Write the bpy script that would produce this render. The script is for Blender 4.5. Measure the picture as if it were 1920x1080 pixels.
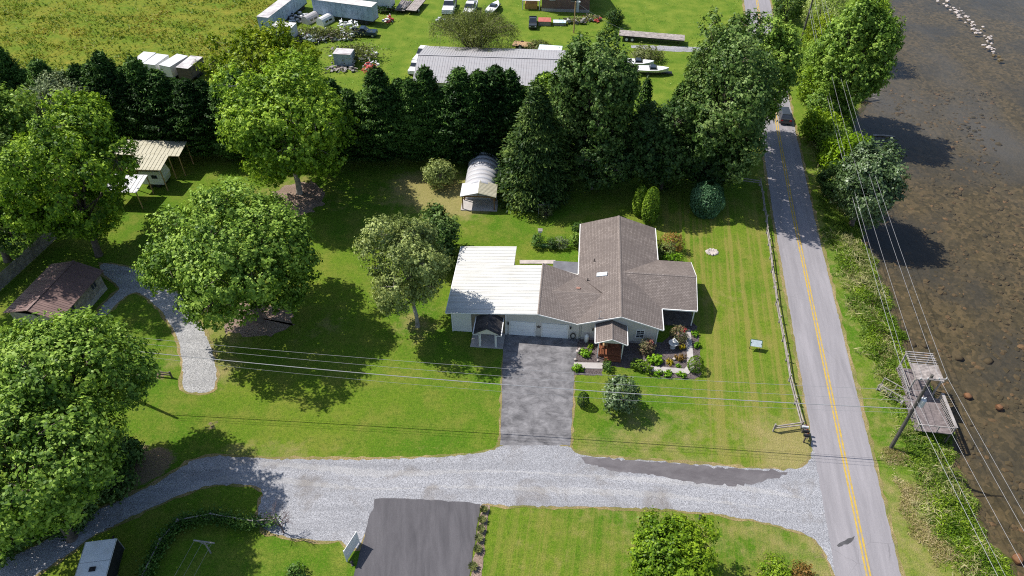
import bpy, bmesh, math, random
import numpy as np
from mathutils import Vector, Matrix, Euler

# ------------------------------------------------------------------ camera, sky, sun, exposure
scene = bpy.context.scene
for o in list(bpy.data.objects):
    bpy.data.objects.remove(o)
R = math.radians
cam_data = bpy.data.cameras.new('camera')
cam_data.sensor_fit = 'HORIZONTAL'; cam_data.sensor_width = 36.0
cam_data.lens = 36.0 * 1334.0 / 1920.0
cam_data.clip_start = 0.5; cam_data.clip_end = 3000.0
cam = bpy.data.objects.new('camera', cam_data)
scene.collection.objects.link(cam)
cam.location = (0, 0, 60.0)
cam.rotation_euler = (R(90 - 43), 0, 0)
scene.camera = cam

SUN = Vector((0.69, -0.335, -1.0)).normalized()        # the way the light travels
SUN_EL = math.asin(-SUN.z); SUN_AZ = math.atan2(-SUN.x, -SUN.y)
world = bpy.data.worlds.new('World'); scene.world = world; world.use_nodes = True
wn = world.node_tree.nodes; wl = world.node_tree.links; wn.clear()
sky = wn.new('ShaderNodeTexSky'); sky.sky_type = 'NISHITA'; sky.sun_disc = False
sky.sun_elevation = SUN_EL; sky.sun_rotation = SUN_AZ
sky.air_density = 1.0; sky.dust_density = 1.0; sky.ozone_density = 1.0
bgn = wn.new('ShaderNodeBackground'); bgn.inputs['Strength'].default_value = 0.12
wout = wn.new('ShaderNodeOutputWorld')
wl.new(sky.outputs[0], bgn.inputs['Color']); wl.new(bgn.outputs[0], wout.inputs['Surface'])

sun_data = bpy.data.lights.new('sun', 'SUN'); sun_data.energy = 4.8; sun_data.angle = R(0.53)
sun_data.color = (1.0, 0.955, 0.89)
sun = bpy.data.objects.new('sun', sun_data); scene.collection.objects.link(sun)
sun.rotation_euler = SUN.to_track_quat('-Z', 'Y').to_euler(); sun.location = (-60, 60, 90)

scene.view_settings.view_transform = 'Standard'; scene.view_settings.look = 'None'
scene.view_settings.exposure = 0.36; scene.view_settings.gamma = 1.0
scene.view_settings.use_curve_mapping = False
scene.cycles.max_bounces = 6; scene.cycles.diffuse_bounces = 3; scene.cycles.glossy_bounces = 2
scene.cycles.transparent_max_bounces = 6; scene.cycles.transmission_bounces = 2
scene.cycles.use_denoising = False; scene.cycles.filter_width = 1.1
try:
    scene.cycles.denoising_input_passes = 'RGB_ALBEDO_NORMAL'
except Exception:
    pass

COL = scene.collection
rng = np.random.default_rng(7)
random.seed(7)

# ------------------------------------------------------------------ node helpers
class NT:
    def __init__(s, name):
        s.mat = bpy.data.materials.new(name); s.mat.use_nodes = True
        s.t = s.mat.node_tree; s.t.nodes.clear()
        s.out = s.t.nodes.new('ShaderNodeOutputMaterial')
    def new(s, t, **k):
        n = s.t.nodes.new(t)
        for a, v in k.items(): setattr(n, a, v)
        return n
    def link(s, a, b): s.t.links.new(a, b)
    def put(s, sock, v):
        if hasattr(v, 'is_linked') or isinstance(v, bpy.types.NodeSocket): s.link(v, sock)
        elif isinstance(v, (tuple, list)): sock.default_value = tuple(v) + ((1.0,) if len(v) == 3 and sock.type == 'RGBA' else ())
        else: sock.default_value = v
    def pos(s): return s.new('ShaderNodeNewGeometry').outputs['Position']
    def obj(s): return s.new('ShaderNodeTexCoord').outputs['Object']
    def uv(s): return s.new('ShaderNodeTexCoord').outputs['UV']
    def island(s): return s.new('ShaderNodeNewGeometry').outputs['Random Per Island']
    def objrand(s): return s.new('ShaderNodeObjectInfo').outputs['Random']
    def mapping(s, vec, scale=(1, 1, 1), rot=(0, 0, 0), loc=(0, 0, 0)):
        m = s.new('ShaderNodeMapping'); s.link(vec, m.inputs['Vector'])
        m.inputs['Scale'].default_value = scale; m.inputs['Rotation'].default_value = rot; m.inputs['Location'].default_value = loc
        return m.outputs[0]
    def noise(s, vec, scale, detail=3.0, rough=0.55, dist=0.0):
        n = s.new('ShaderNodeTexNoise'); s.link(vec, n.inputs['Vector'])
        n.inputs['Scale'].default_value = scale; n.inputs['Detail'].default_value = detail
        n.inputs['Roughness'].default_value = rough; n.inputs['Distortion'].default_value = dist
        return n.outputs['Fac']
    def voro(s, vec, scale, feature='F1', out='Distance'):
        n = s.new('ShaderNodeTexVoronoi', feature=feature); s.link(vec, n.inputs['Vector']); n.inputs['Scale'].default_value = scale
        return n.outputs[out]
    def wave(s, vec, scale, dist=0.0, axis='X', detail=2.0, dscale=1.0):
        n = s.new('ShaderNodeTexWave'); n.bands_direction = axis; s.link(vec, n.inputs['Vector'])
        n.inputs['Scale'].default_value = scale; n.inputs['Distortion'].default_value = dist
        n.inputs['Detail'].default_value = detail; n.inputs['Detail Scale'].default_value = dscale
        return n.outputs['Fac']
    def ramp(s, fac, stops, interp='LINEAR'):
        n = s.new('ShaderNodeValToRGB'); s.link(fac, n.inputs[0]); cr = n.color_ramp; cr.interpolation = interp
        while len(cr.elements) < len(stops): cr.elements.new(0.5)
        for e, (p, c) in zip(cr.elements, stops):
            e.position = p; e.color = (c, c, c, 1) if not isinstance(c, (tuple, list)) else tuple(c) + (1,)
        return n.outputs[0]
    def mix(s, fac, a, b, blend='MIX'):
        n = s.new('ShaderNodeMix', data_type='RGBA', blend_type=blend)
        s.put(n.inputs[0], fac); s.put(n.inputs[6], a); s.put(n.inputs[7], b)
        return n.outputs[2]
    def math(s, op, a, b=0.0, clamp=False):
        n = s.new('ShaderNodeMath', operation=op, use_clamp=clamp); s.put(n.inputs[0], a); s.put(n.inputs[1], b)
        return n.outputs[0]
    def attr(s, name):
        n = s.new('ShaderNodeAttribute'); n.attribute_name = name
        sp = s.new('ShaderNodeSeparateColor'); s.link(n.outputs['Color'], sp.inputs[0])
        return sp.outputs[0], sp.outputs[1], sp.outputs[2]
    def bump(s, h, strength=0.4, dist=0.05):
        n = s.new('ShaderNodeBump'); s.link(h, n.inputs['Height'])
        n.inputs['Strength'].default_value = strength; n.inputs['Distance'].default_value = dist
        return n.outputs[0]
    def principled(s, color, rough=0.8, normal=None, metallic=0.0, spec=0.3):
        p = s.new('ShaderNodeBsdfPrincipled'); s.put(p.inputs['Base Color'], color); s.put(p.inputs['Roughness'], rough)
        p.inputs['Metallic'].default_value = metallic; p.inputs['Specular IOR Level'].default_value = spec
        if normal is not None: s.link(normal, p.inputs['Normal'])
        s.link(p.outputs[0], s.out.inputs['Surface'])
        return p

def simple(name, c, rough=0.7, var=0.25, scale=1.5, bump=0.0, bscale=20.0, metallic=0.0, spec=0.3, stain=None, stain_amt=0.5, sscale=0.6):
    """A plain procedural surface: base colour, broad variation, optional blotchy weathering, fine relief."""
    n = NT(name); v = n.obj()
    f = n.noise(v, scale, 4.0)
    lo = tuple(x * (1 - var) for x in c); hi = tuple(min(1, x * (1 + var)) for x in c)
    col = n.ramp(f, [(0.3, lo), (0.7, hi)])
    if stain:
        st = n.ramp(n.noise(v, sscale, 6.0, 0.65, 0.5), [(0.48, 0.0), (0.62, 1.0)])
        col = n.mix(n.math('MULTIPLY', st, stain_amt), col, stain)
    nm = n.bump(n.noise(v, bscale, 3.0), bump, 0.03) if bump else None
    n.principled(col, rough, nm, metallic, spec)
    return n.mat

def leaf_mat(name, dark, mid, light, trans=0.28, gloss=0.012, nscale=0.30, namp=1.5):
    n = NT(name)
    r = n.island()
    f = n.noise(n.pos(), nscale, 2.0)
    k = n.math('ADD', n.math('MULTIPLY', r, 0.62), n.math('MULTIPLY', n.math('SUBTRACT', f, 0.5), namp))
    k = n.math('ADD', k, n.math('MULTIPLY', n.math('SUBTRACT', n.objrand(), 0.5), 0.12))
    col = n.ramp(k, [(0.02, dark), (0.32, mid), (0.72, light)])
    d = n.new('ShaderNodeBsdfDiffuse'); n.link(col, d.inputs[0])
    t = n.new('ShaderNodeBsdfTranslucent'); tc = n.mix(0.5, col, (1.0, 1.0, 0.25), 'MULTIPLY'); n.link(tc, t.inputs[0])
    m = n.new('ShaderNodeMixShader'); m.inputs[0].default_value = trans; n.link(d.outputs[0], m.inputs[1]); n.link(t.outputs[0], m.inputs[2])
    g = n.new('ShaderNodeBsdfGlossy'); g.inputs['Roughness'].default_value = 0.45; g.inputs[0].default_value = (0.9, 0.95, 0.9, 1)
    m2 = n.new('ShaderNodeMixShader'); m2.inputs[0].default_value = gloss; n.link(m.outputs[0], m2.inputs[1]); n.link(g.outputs[0], m2.inputs[2])
    n.link(m2.outputs[0], n.out.inputs['Surface'])
    return n.mat

# ------------------------------------------------------------------ mesh helpers
class MB:
    """Collects shapes; build() links them as one mesh object."""
    def __init__(s): s.v = []; s.f = []
    def add(s, vs, fs):
        b = len(s.v); s.v += [tuple(p) for p in vs]; s.f += [tuple(b + i for i in f) for f in fs]; return s
    def hexa(s, b, t):
        return s.add(list(b) + list(t), [(3, 2, 1, 0), (4, 5, 6, 7), (0, 1, 5, 4), (1, 2, 6, 5), (2, 3, 7, 6), (3, 0, 4, 7)])
    def box(s, x0, x1, y0, y1, z0, z1):
        return s.hexa([(x0, y0, z0), (x1, y0, z0), (x1, y1, z0), (x0, y1, z0)], [(x0, y0, z1), (x1, y0, z1), (x1, y1, z1), (x0, y1, z1)])
    def fru(s, x0, x1, y0, y1, z0, X0, X1, Y0, Y1, z1):
        return s.hexa([(x0, y0, z0), (x1, y0, z0), (x1, y1, z0), (x0, y1, z0)], [(X0, Y0, z1), (X1, Y0, z1), (X1, Y1, z1), (X0, Y1, z1)])
    def bar(s, a, b, w, h):
        a = Vector(a); b = Vector(b); d = (b - a).normalized()
        up = Vector((0, 0, 1)) if abs(d.z) < 0.95 else Vector((0, 1, 0))
        sx = d.cross(up).normalized() * (w / 2); sz = sx.cross(d).normalized() * (h / 2)
        q = lambda p: [p - sx - sz, p + sx - sz, p + sx + sz, p - sx + sz]
        A, B = q(a), q(b)
        return s.add(A + B, [(0, 1, 2, 3), (7, 6, 5, 4), (0, 4, 5, 1), (1, 5, 6, 2), (2, 6, 7, 3), (3, 7, 4, 0)])
    def tube(s, pts, rad, n=6, cap=True):
        pts = [Vector(p) for p in pts]; k = len(pts)
        if not isinstance(rad, (list, tuple)): rad = [rad] * k
        base = len(s.v); prev = None
        for i, p in enumerate(pts):
            d = (pts[min(i + 1, k - 1)] - pts[max(i - 1, 0)]).normalized()
            if prev is None:
                prev = d.orthogonal().normalized()
            u = (prev - d * prev.dot(d)).normalized(); prev = u; w = d.cross(u)
            for j in range(n):
                a = 2 * math.pi * j / n
                s.v.append(tuple(p + (u * math.cos(a) + w * math.sin(a)) * rad[i]))
        for i in range(k - 1):
            for j in range(n):
                a = base + i * n + j; b = base + i * n + (j + 1) % n
                s.f.append((a, b, b + n, a + n))
        if cap:
            s.f.append(tuple(base + j for j in reversed(range(n)))); s.f.append(tuple(base + (k - 1) * n + j for j in range(n)))
        return s
    def lathe(s, prof, n=14, c=(0, 0)):
        base = len(s.v); k = len(prof)
        for r, z in prof:
            for j in range(n):
                a = 2 * math.pi * j / n; s.v.append((c[0] + r * math.cos(a), c[1] + r * math.sin(a), z))
        for i in range(k - 1):
            for j in range(n):
                a = base + i * n + j; b = base + i * n + (j + 1) % n; s.f.append((a, b, b + n, a + n))
        s.f.append(tuple(base + j for j in reversed(range(n)))); s.f.append(tuple(base + (k - 1) * n + j for j in range(n)))
        return s
    def wheel(s, c, r, w, axis='x', n=16):
        base = len(s.v)
        for sx in (-w / 2, w / 2):
            for j in range(n):
                a = 2 * math.pi * j / n
                s.v.append((c[0] + sx, c[1] + r * math.cos(a), c[2] + r * math.sin(a)) if axis == 'x' else (c[0] + r * math.cos(a), c[1] + sx, c[2] + r * math.sin(a)))
        for j in range(n):
            a = base + j; b = base + (j + 1) % n; s.f.append((a, b, b + n, a + n))
        s.f.append(tuple(base + j for j in reversed(range(n)))); s.f.append(tuple(base + n + j for j in range(n)))
        return s
    def slab(s, poly, t):
        """A planar polygon (any slope) given thickness t straight down."""
        n = len(poly); lo = [(p[0], p[1], p[2] - t) for p in poly]
        return s.add(list(poly) + lo, [tuple(range(n)), tuple(reversed(range(n, 2 * n)))] + [(i, i + n, (i + 1) % n + n, (i + 1) % n) for i in range(n)])
    def rock(s, c, r, sq=0.6, rnd=random):
        ph = (1 + 5 ** .5) / 2
        vs = [(-1, ph, 0), (1, ph, 0), (-1, -ph, 0), (1, -ph, 0), (0, -1, ph), (0, 1, ph), (0, -1, -ph), (0, 1, -ph), (ph, 0, -1), (ph, 0, 1), (-ph, 0, -1), (-ph, 0, 1)]
        fs = [(0, 11, 5), (0, 5, 1), (0, 1, 7), (0, 7, 10), (0, 10, 11), (1, 5, 9), (5, 11, 4), (11, 10, 2), (10, 7, 6), (7, 1, 8), (3, 9, 4), (3, 4, 2), (3, 2, 6), (3, 6, 8), (3, 8, 9), (4, 9, 5), (2, 4, 11), (6, 2, 10), (8, 6, 7), (9, 8, 1)]
        a = rnd.random() * 6.28; ca, sa = math.cos(a), math.sin(a); st = 0.7 + 0.6 * rnd.random()
        o = []
        for x, y, z in vs:
            k = r / 1.9 * (0.8 + 0.4 * rnd.random()); x, y, z = x * k * st, y * k, z * k * sq
            o.append((c[0] + x * ca - y * sa, c[1] + x * sa + y * ca, c[2] + z))
        return s.add(o, fs)
    def build(s, name, mat, parent=None, smooth=False, fix=True):
        me = bpy.data.meshes.new(name); me.from_pydata(s.v, [], s.f)
        if fix:
            bm = bmesh.new(); bm.from_mesh(me); bmesh.ops.recalc_face_normals(bm, faces=bm.faces); bm.to_mesh(me); bm.free()
        if smooth: me.polygons.foreach_set('use_smooth', [True] * len(me.polygons))
        me.materials.append(mat); me.update()
        o = bpy.data.objects.new(name, me); COL.objects.link(o)
        if parent is not None: o.parent = parent
        return o

def planar_uv(o, e):
    """UVs in metres: u along e (eave direction), v up the face."""
    me = o.data; uv = me.uv_layers.new(name='UVMap'); e = Vector(e).normalized()
    for p in me.polygons:
        n = p.normal; u = (e - n * e.dot(n))
        u = u.normalized() if u.length > 1e-3 else n.orthogonal().normalized(); w = n.cross(u)
        for li in p.loop_indices:
            c = me.vertices[me.loops[li].vertex_index].co; uv.data[li].uv = (c.dot(u), c.dot(w))

def tag(o, label=None, cat=None, group=None, kind=None):
    if label: o['label'] = label
    if cat: o['category'] = cat
    if group: o['group'] = group
    if kind: o['kind'] = kind
    return o
def thing(name, label, cat, loc=(0, 0, 0), rz=0.0, group=None):
    o = bpy.data.objects.new(name, None); COL.objects.link(o); o.empty_display_size = 0.3
    o.location = loc; o.rotation_euler = (0, 0, rz)
    return tag(o, label, cat, group)
def dup_obj(src, parent=None, loc=None, rz=None, name=None):
    c = src.copy(); COL.objects.link(c)
    if parent is not None: c.parent = parent
    if loc is not None: c.location = loc
    if rz is not None: c.rotation_euler = (0, 0, rz)
    return c
def copy_tree(root, loc, rz=0.0, label=None, scale=None):
    r = dup_obj(root, None, loc, rz)
    if label: r['label'] = label
    if scale: r.scale = scale
    for ch in root.children:
        c = dup_obj(ch, r)
        for g in ch.children: dup_obj(g, c)
    return r
ORD = ['first', 'second', 'third', 'fourth', 'fifth', 'sixth', 'seventh', 'eighth', 'ninth', 'tenth', 'eleventh', 'twelfth', 'thirteenth', 'fourteenth', 'fifteenth', 'sixteenth', 'seventeenth', 'eighteenth']

def np_mesh(name, verts, faces_flat, nper, mat, parent=None):
    me = bpy.data.meshes.new(name); nv = len(verts); nf = len(faces_flat) // nper
    me.vertices.add(nv); me.vertices.foreach_set('co', np.asarray(verts, np.float32).ravel())
    me.loops.add(nf * nper); me.loops.foreach_set('vertex_index', np.asarray(faces_flat, np.int32))
    me.polygons.add(nf); me.polygons.foreach_set('loop_start', np.arange(0, nf * nper, nper, dtype=np.int32))
    me.update(calc_edges=True); me.validate()
    me.materials.append(mat)
    o = bpy.data.objects.new(name, me); COL.objects.link(o)
    if parent is not None: o.parent = parent
    return o
def unit(a): return a / np.maximum(np.linalg.norm(a, axis=-1, keepdims=True), 1e-9)
def leaves(name, mat, c, nrm, size, aspect=0.6, axis=None, parent=None, g=rng):
    """One rhombic leaf face per centre: nrm the face normal, axis the leaf's long direction."""
    N = len(c); nrm = unit(nrm)
    a = g.normal(size=(N, 3)) if axis is None else axis + 0.25 * g.normal(size=(N, 3))
    t = unit(a - nrm * np.sum(a * nrm, 1, keepdims=True)); b = np.cross(nrm, t)
    s = np.asarray(size).reshape(-1, 1) * np.ones((N, 1))
    w = s * aspect
    v = np.empty((N, 4, 3), np.float32)
    v[:, 0] = c - t * s * 0.5; v[:, 2] = c + t * s * 0.5
    fold = nrm * s * 0.12
    v[:, 1] = c + b * w * 0.5 + fold - t * s * 0.06; v[:, 3] = c - b * w * 0.5 + fold - t * s * 0.06
    return np_mesh(name, v.reshape(-1, 3), np.arange(N * 4, dtype=np.int32), 4, mat, parent)

def sphere_dirs(n, g):
    i = np.arange(n) + 0.5; ph = np.arccos(1 - 2 * i / n); th = math.pi * (1 + 5 ** .5) * i
    d = np.stack([np.cos(th) * np.sin(ph), np.sin(th) * np.sin(ph), np.cos(ph)], 1)
    return unit(d + 0.22 * g.normal(size=(n, 3)))
def crown_leaves(g, c, r, rz, n_leaf, size, lobes=26, lobe_r=0.4, clump=0.55, per=14, hollow=0.5, drop=0.12, low=-0.75):
    """Leaf centres and normals for a crown of overlapping lobes, each lobe a shell of leaf clumps."""
    D = sphere_dirs(lobes, g); D = D[D[:, 2] > low]; D = D[g.random(len(D)) > drop]
    el = 1 + 0.10 * g.normal(); sc = np.array([r * el, r / el, rz])
    rad = lobe_r * (0.5 + 0.85 * g.random(len(D)))
    L = D * (0.95 - rad)[:, None] * (0.68 + 0.46 * g.random((len(D), 1)))
    L = np.vstack([L, [[0, 0, 0.1]]]); rad = np.append(rad, 0.5); D = np.vstack([D, [[0, 0, 1]]])
    nc = max(8, n_leaf // per); out_c = []
    w = rad ** 2; w /= w.sum()
    k = g.choice(len(L), size=nc * 3, p=w)
    d = unit(g.normal(size=(nc * 3, 3)) + 0.5 * D[k])
    p = L[k] + d * (rad[k] * (0.80 + 0.25 * g.random(nc * 3)))[:, None]
    keep = np.linalg.norm(p, axis=1) > hollow
    p = p[keep][:nc]; k = k[keep][:nc]
    P = p * sc
    m = len(P)
    # each clump is a spray of leaves along a short twig that points outward and up
    dl = unit(unit(p - L[k]) + 0.35 * unit(p) + 0.40 * g.normal(size=p.shape))
    tw = unit(dl + np.array([0, 0, 0.45])); ln = clump * 2.6 * (0.5 + g.random((m, 1)))
    s_ = g.random((m, per, 1)) - 0.45
    off = tw[:, None, :] * ln[:, None, :] * s_ + g.normal(size=(m, per, 3)) * clump * 0.52 * (1.05 - 0.9 * np.abs(s_ + 0.1))
    C = (P[:, None, :] + off).reshape(-1, 3)
    out = np.repeat(dl, per, axis=0) + 0.5 * unit(off.reshape(-1, 3))
    nr = out * 0.75 + np.array([0, 0, 0.40]) + 0.36 * g.normal(size=C.shape)
    S = size * (0.45 + 1.1 * g.random(len(C)))
    return C + np.asarray(c), nr, S, L * sc + np.asarray(c), P + np.asarray(c)

def broadleaf(name, label, base, off, zc, r, rz, mat, bark, seed, n=16000, size=0.34, trunk_r=0.32, cat='tree', group=None, lobes=26, lobe_r=0.4, clump=0.50, hollow=0.5, drop=0.2, low=-0.95, twigs=110, aspect=0.66, fork=0.42):
    g = np.random.default_rng(seed)
    t = thing(name, label, cat, (base[0], base[1], base[2] if len(base) > 2 else 0.0), 0.0, group)
    c = np.array([off[0], off[1], zc])
    C, nr, S, L, P = crown_leaves(g, c, r, rz, int(n * 2.3), size * 0.92, int(lobes * 1.35), lobe_r * 0.86, clump * 0.92, 20, hollow * 0.8, drop, low)
    leaves('crown', mat, C, nr, S, aspect, None, t, g)
    m = MB(); zf = max(0.6, (zc - rz * 0.75) * 0.6 + fork * 1.2); top = c * np.array([0.75, 0.75, 1.0])
    f = Vector((off[0] * 0.25, off[1] * 0.25, zf))
    m.tube([(0, 0, -0.25), (0, 0, 0.25), f * 0.5 + Vector((0.08, 0.05, 0)), f], [trunk_r * 1.55, trunk_r * 1.1, trunk_r * 0.95, trunk_r * 0.85], 9)
    m.tube([f, f.lerp(Vector(top), 0.5) + Vector((0.2, -0.15, 0)), Vector(top) + Vector((0, 0, rz * 0.45))], [trunk_r * 0.8, trunk_r * 0.5, trunk_r * 0.12], 7)
    for i, l in enumerate(L[:-1]):
        l = Vector(l); s0 = f.lerp(Vector(top), 0.05 + 0.75 * g.random() * (0.35 if l.z < c[2] else 1.0))
        mid = s0.lerp(l, 0.55) + Vector((0, 0, 0.06 * (l - s0).length)) + Vector(g.normal(size=3) * 0.03 * r)
        m.tube([s0, mid, l], [trunk_r * 0.38, trunk_r * 0.24, trunk_r * 0.08], 5, False)
    for i in g.choice(len(P), size=min(twigs, len(P)), replace=False):
        p = Vector(P[i]); l = Vector(L[np.argmin(np.sum((L - P[i]) ** 2, 1))])
        m.tube([l, l.lerp(p, 0.55) + Vector((0, 0, 0.12)), p], [trunk_r * 0.13, trunk_r * 0.08, 0.012], 4, False)
    m.build('trunk', bark, t, True)
    return t

def shrub(name, label, base, r, rz, mat, seed, n=900, size=0.14, cat='shrub', group=None, zc=None, lobes=14, lobe_r=0.5, clump=0.16, aspect=0.6, stem=None, drop=0.0, hollow=0.55):
    g = np.random.default_rng(seed); zc = rz * 0.85 if zc is None else zc
    C, nr, S, L, P = crown_leaves(g, (0, 0, zc), r, rz, n, size, lobes, lobe_r, clump, 8, hollow, drop, -0.9)
    k = C[:, 2] > 0.01
    z0 = base[2] if len(base) > 2 else 0.0
    if stem is None:
        o = leaves(name, mat, C[k], nr[k], S[k], aspect, None, None, g); o.location = (base[0], base[1], z0)
        return tag(o, label, cat, group)
    t = thing(name, label, cat, (base[0], base[1], z0), 0.0, group)
    leaves('foliage', mat, C[k], nr[k], S[k], aspect, None, t, g)
    m = MB()
    for l in L: m.tube([(0.05 * l[0], 0.05 * l[1], -0.05), (l[0] * 0.5, l[1] * 0.5, l[2] * 0.6), tuple(l)], [0.05 * r ** .5, 0.035 * r ** .5, 0.012], 5, False)
    m.build('stem', stem, t)
    return t

def conifer_mesh(g, h, R0, nb, per, power, up, leafsize, mat, name='crown', start=0.03):
    """Tiers of sprays round an axis; up > 0 turns the sprays upward (cypress), < 0 lets them droop (spruce)."""
    t = start + (1 - start) * (np.arange(nb) + g.random(nb)) / nb
    t = 1 - (1 - t) ** 0.85 if power < 1 else t
    th = 2.39996 * np.arange(nb) + 0.5 * g.normal(size=nb)
    Rb = R0 * np.minimum(1.0, 1.35 * ((1 - t) ** power)) * (0.62 + 0.6 * g.random(nb)) + 0.10
    Rb *= np.minimum(1.0, 0.6 + t * 6)
    s = g.random((nb, per)) ** 0.6
    x = Rb[:, None] * s
    side = g.normal(size=(nb, per)) * (0.10 * R0 + 0.16 * x * (1.1 - s))
    z = (t * h)[:, None] + up * x * (0.35 + 0.55 * s) + g.normal(size=(nb, per)) * 0.11
    ct, st = np.cos(th)[:, None], np.sin(th)[:, None]
    C = np.stack([x * ct - side * st, x * st + side * ct, z], -1).reshape(-1, 3)
    ax = np.stack([ct * np.ones_like(s) + 0 * s, st * np.ones_like(s), (up * 0.9) * np.ones_like(s)], -1).reshape(-1, 3)
    ax = unit(ax + 0.35 * g.normal(size=ax.shape))
    nr = np.array([0, 0, 1.0]) + 0.45 * unit(C * np.array([1, 1, 0])) + 0.55 * g.normal(size=C.shape)
    # leader
    k = 40; lz = h * (0.94 + 0.10 * g.random(k)); LC = np.stack([g.normal(size=k) * 0.07, g.normal(size=k) * 0.07, lz], 1)
    C = np.vstack([C, LC]); nr = np.vstack([nr, g.normal(size=(k, 3))]); ax = np.vstack([ax, np.tile([0, 0, 1.0], (k, 1))])
    C[:, 2] = np.maximum(C[:, 2], 0.08)
    S = leafsize * (0.6 + 0.8 * g.random(len(C)))
    return leaves(name, mat, C, nr, S, 0.36, ax, None, g)

def vnoise(x, y, scale, seed=0):
    """Smooth value noise in 0..1."""
    g = np.random.default_rng(seed); T = g.random((64, 64)); u = np.asarray(x) * scale; v = np.asarray(y) * scale
    i = np.floor(u).astype(int); j = np.floor(v).astype(int); a = u - i; b = v - j; a = a * a * (3 - 2 * a); b = b * b * (3 - 2 * b)
    q = lambda di, dj: T[(i + di) % 64, (j + dj) % 64]
    return (q(0, 0) * (1 - a) + q(1, 0) * a) * (1 - b) + (q(0, 1) * (1 - a) + q(1, 1) * a) * b
def smoothstep(a, b, x):
    t = np.clip((x - a) / (b - a), 0, 1); return t * t * (3 - 2 * t)
def densify(pts, step):
    o = []
    for i, p in enumerate(pts):
        q = pts[(i + 1) % len(pts)]; d = math.hypot(q[0] - p[0], q[1] - p[1]); k = max(1, int(d / step))
        for j in range(k): o.append((p[0] + (q[0] - p[0]) * j / k, p[1] + (q[1] - p[1]) * j / k))
    return o
def chaikin(pts, it=2):
    for _ in range(it):
        o = []
        for i, p in enumerate(pts):
            q = pts[(i + 1) % len(pts)]
            o += [(p[0] * .75 + q[0] * .25, p[1] * .75 + q[1] * .25), (p[0] * .25 + q[0] * .75, p[1] * .25 + q[1] * .75)]
        pts = o
    return pts
def grow(pts, d):
    a = sum(pts[i][0] * pts[(i + 1) % len(pts)][1] - pts[(i + 1) % len(pts)][0] * pts[i][1] for i in range(len(pts)))
    sg = 1 if a > 0 else -1; o = []
    for i, p in enumerate(pts):
        q0 = pts[i - 1]; q1 = pts[(i + 1) % len(pts)]; tx, ty = q1[0] - q0[0], q1[1] - q0[1]; l = math.hypot(tx, ty) or 1
        o.append((p[0] + sg * ty / l * d, p[1] - sg * tx / l * d))
    return o
def sheet(name, pts, z, mat, jit=0.0, step=0.4, smooth=0, parent=None, structure=True, thick=0.0, seed=0):
    rnd = random.Random(seed)
    if smooth: pts = chaikin(pts, smooth)
    if jit: pts = densify(pts, step); pts = [(x + rnd.gauss(0, jit), y + rnd.gauss(0, jit)) for x, y in pts]
    bm = bmesh.new(); vs = [bm.verts.new((x, y, z)) for x, y in pts]; f = bm.faces.new(vs)
    if f.normal.z < 0: f.normal_flip()
    bm.normal_update()
    if f.normal.z < 0: f.normal_flip()
    if thick:
        r = bmesh.ops.extrude_face_region(bm, geom=[f]); nv = [e for e in r['geom'] if isinstance(e, bmesh.types.BMVert)]
        bmesh.ops.translate(bm, verts=nv, vec=(0, 0, thick)); bmesh.ops.recalc_face_normals(bm, faces=bm.faces)
    bmesh.ops.triangulate(bm, faces=bm.faces, ngon_method='EAR_CLIP')
    me = bpy.data.meshes.new(name); bm.to_mesh(me); bm.free(); me.materials.append(mat)
    o = bpy.data.objects.new(name, me); COL.objects.link(o)
    if parent is not None: o.parent = parent
    elif structure: o['kind'] = 'structure'
    return o

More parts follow.
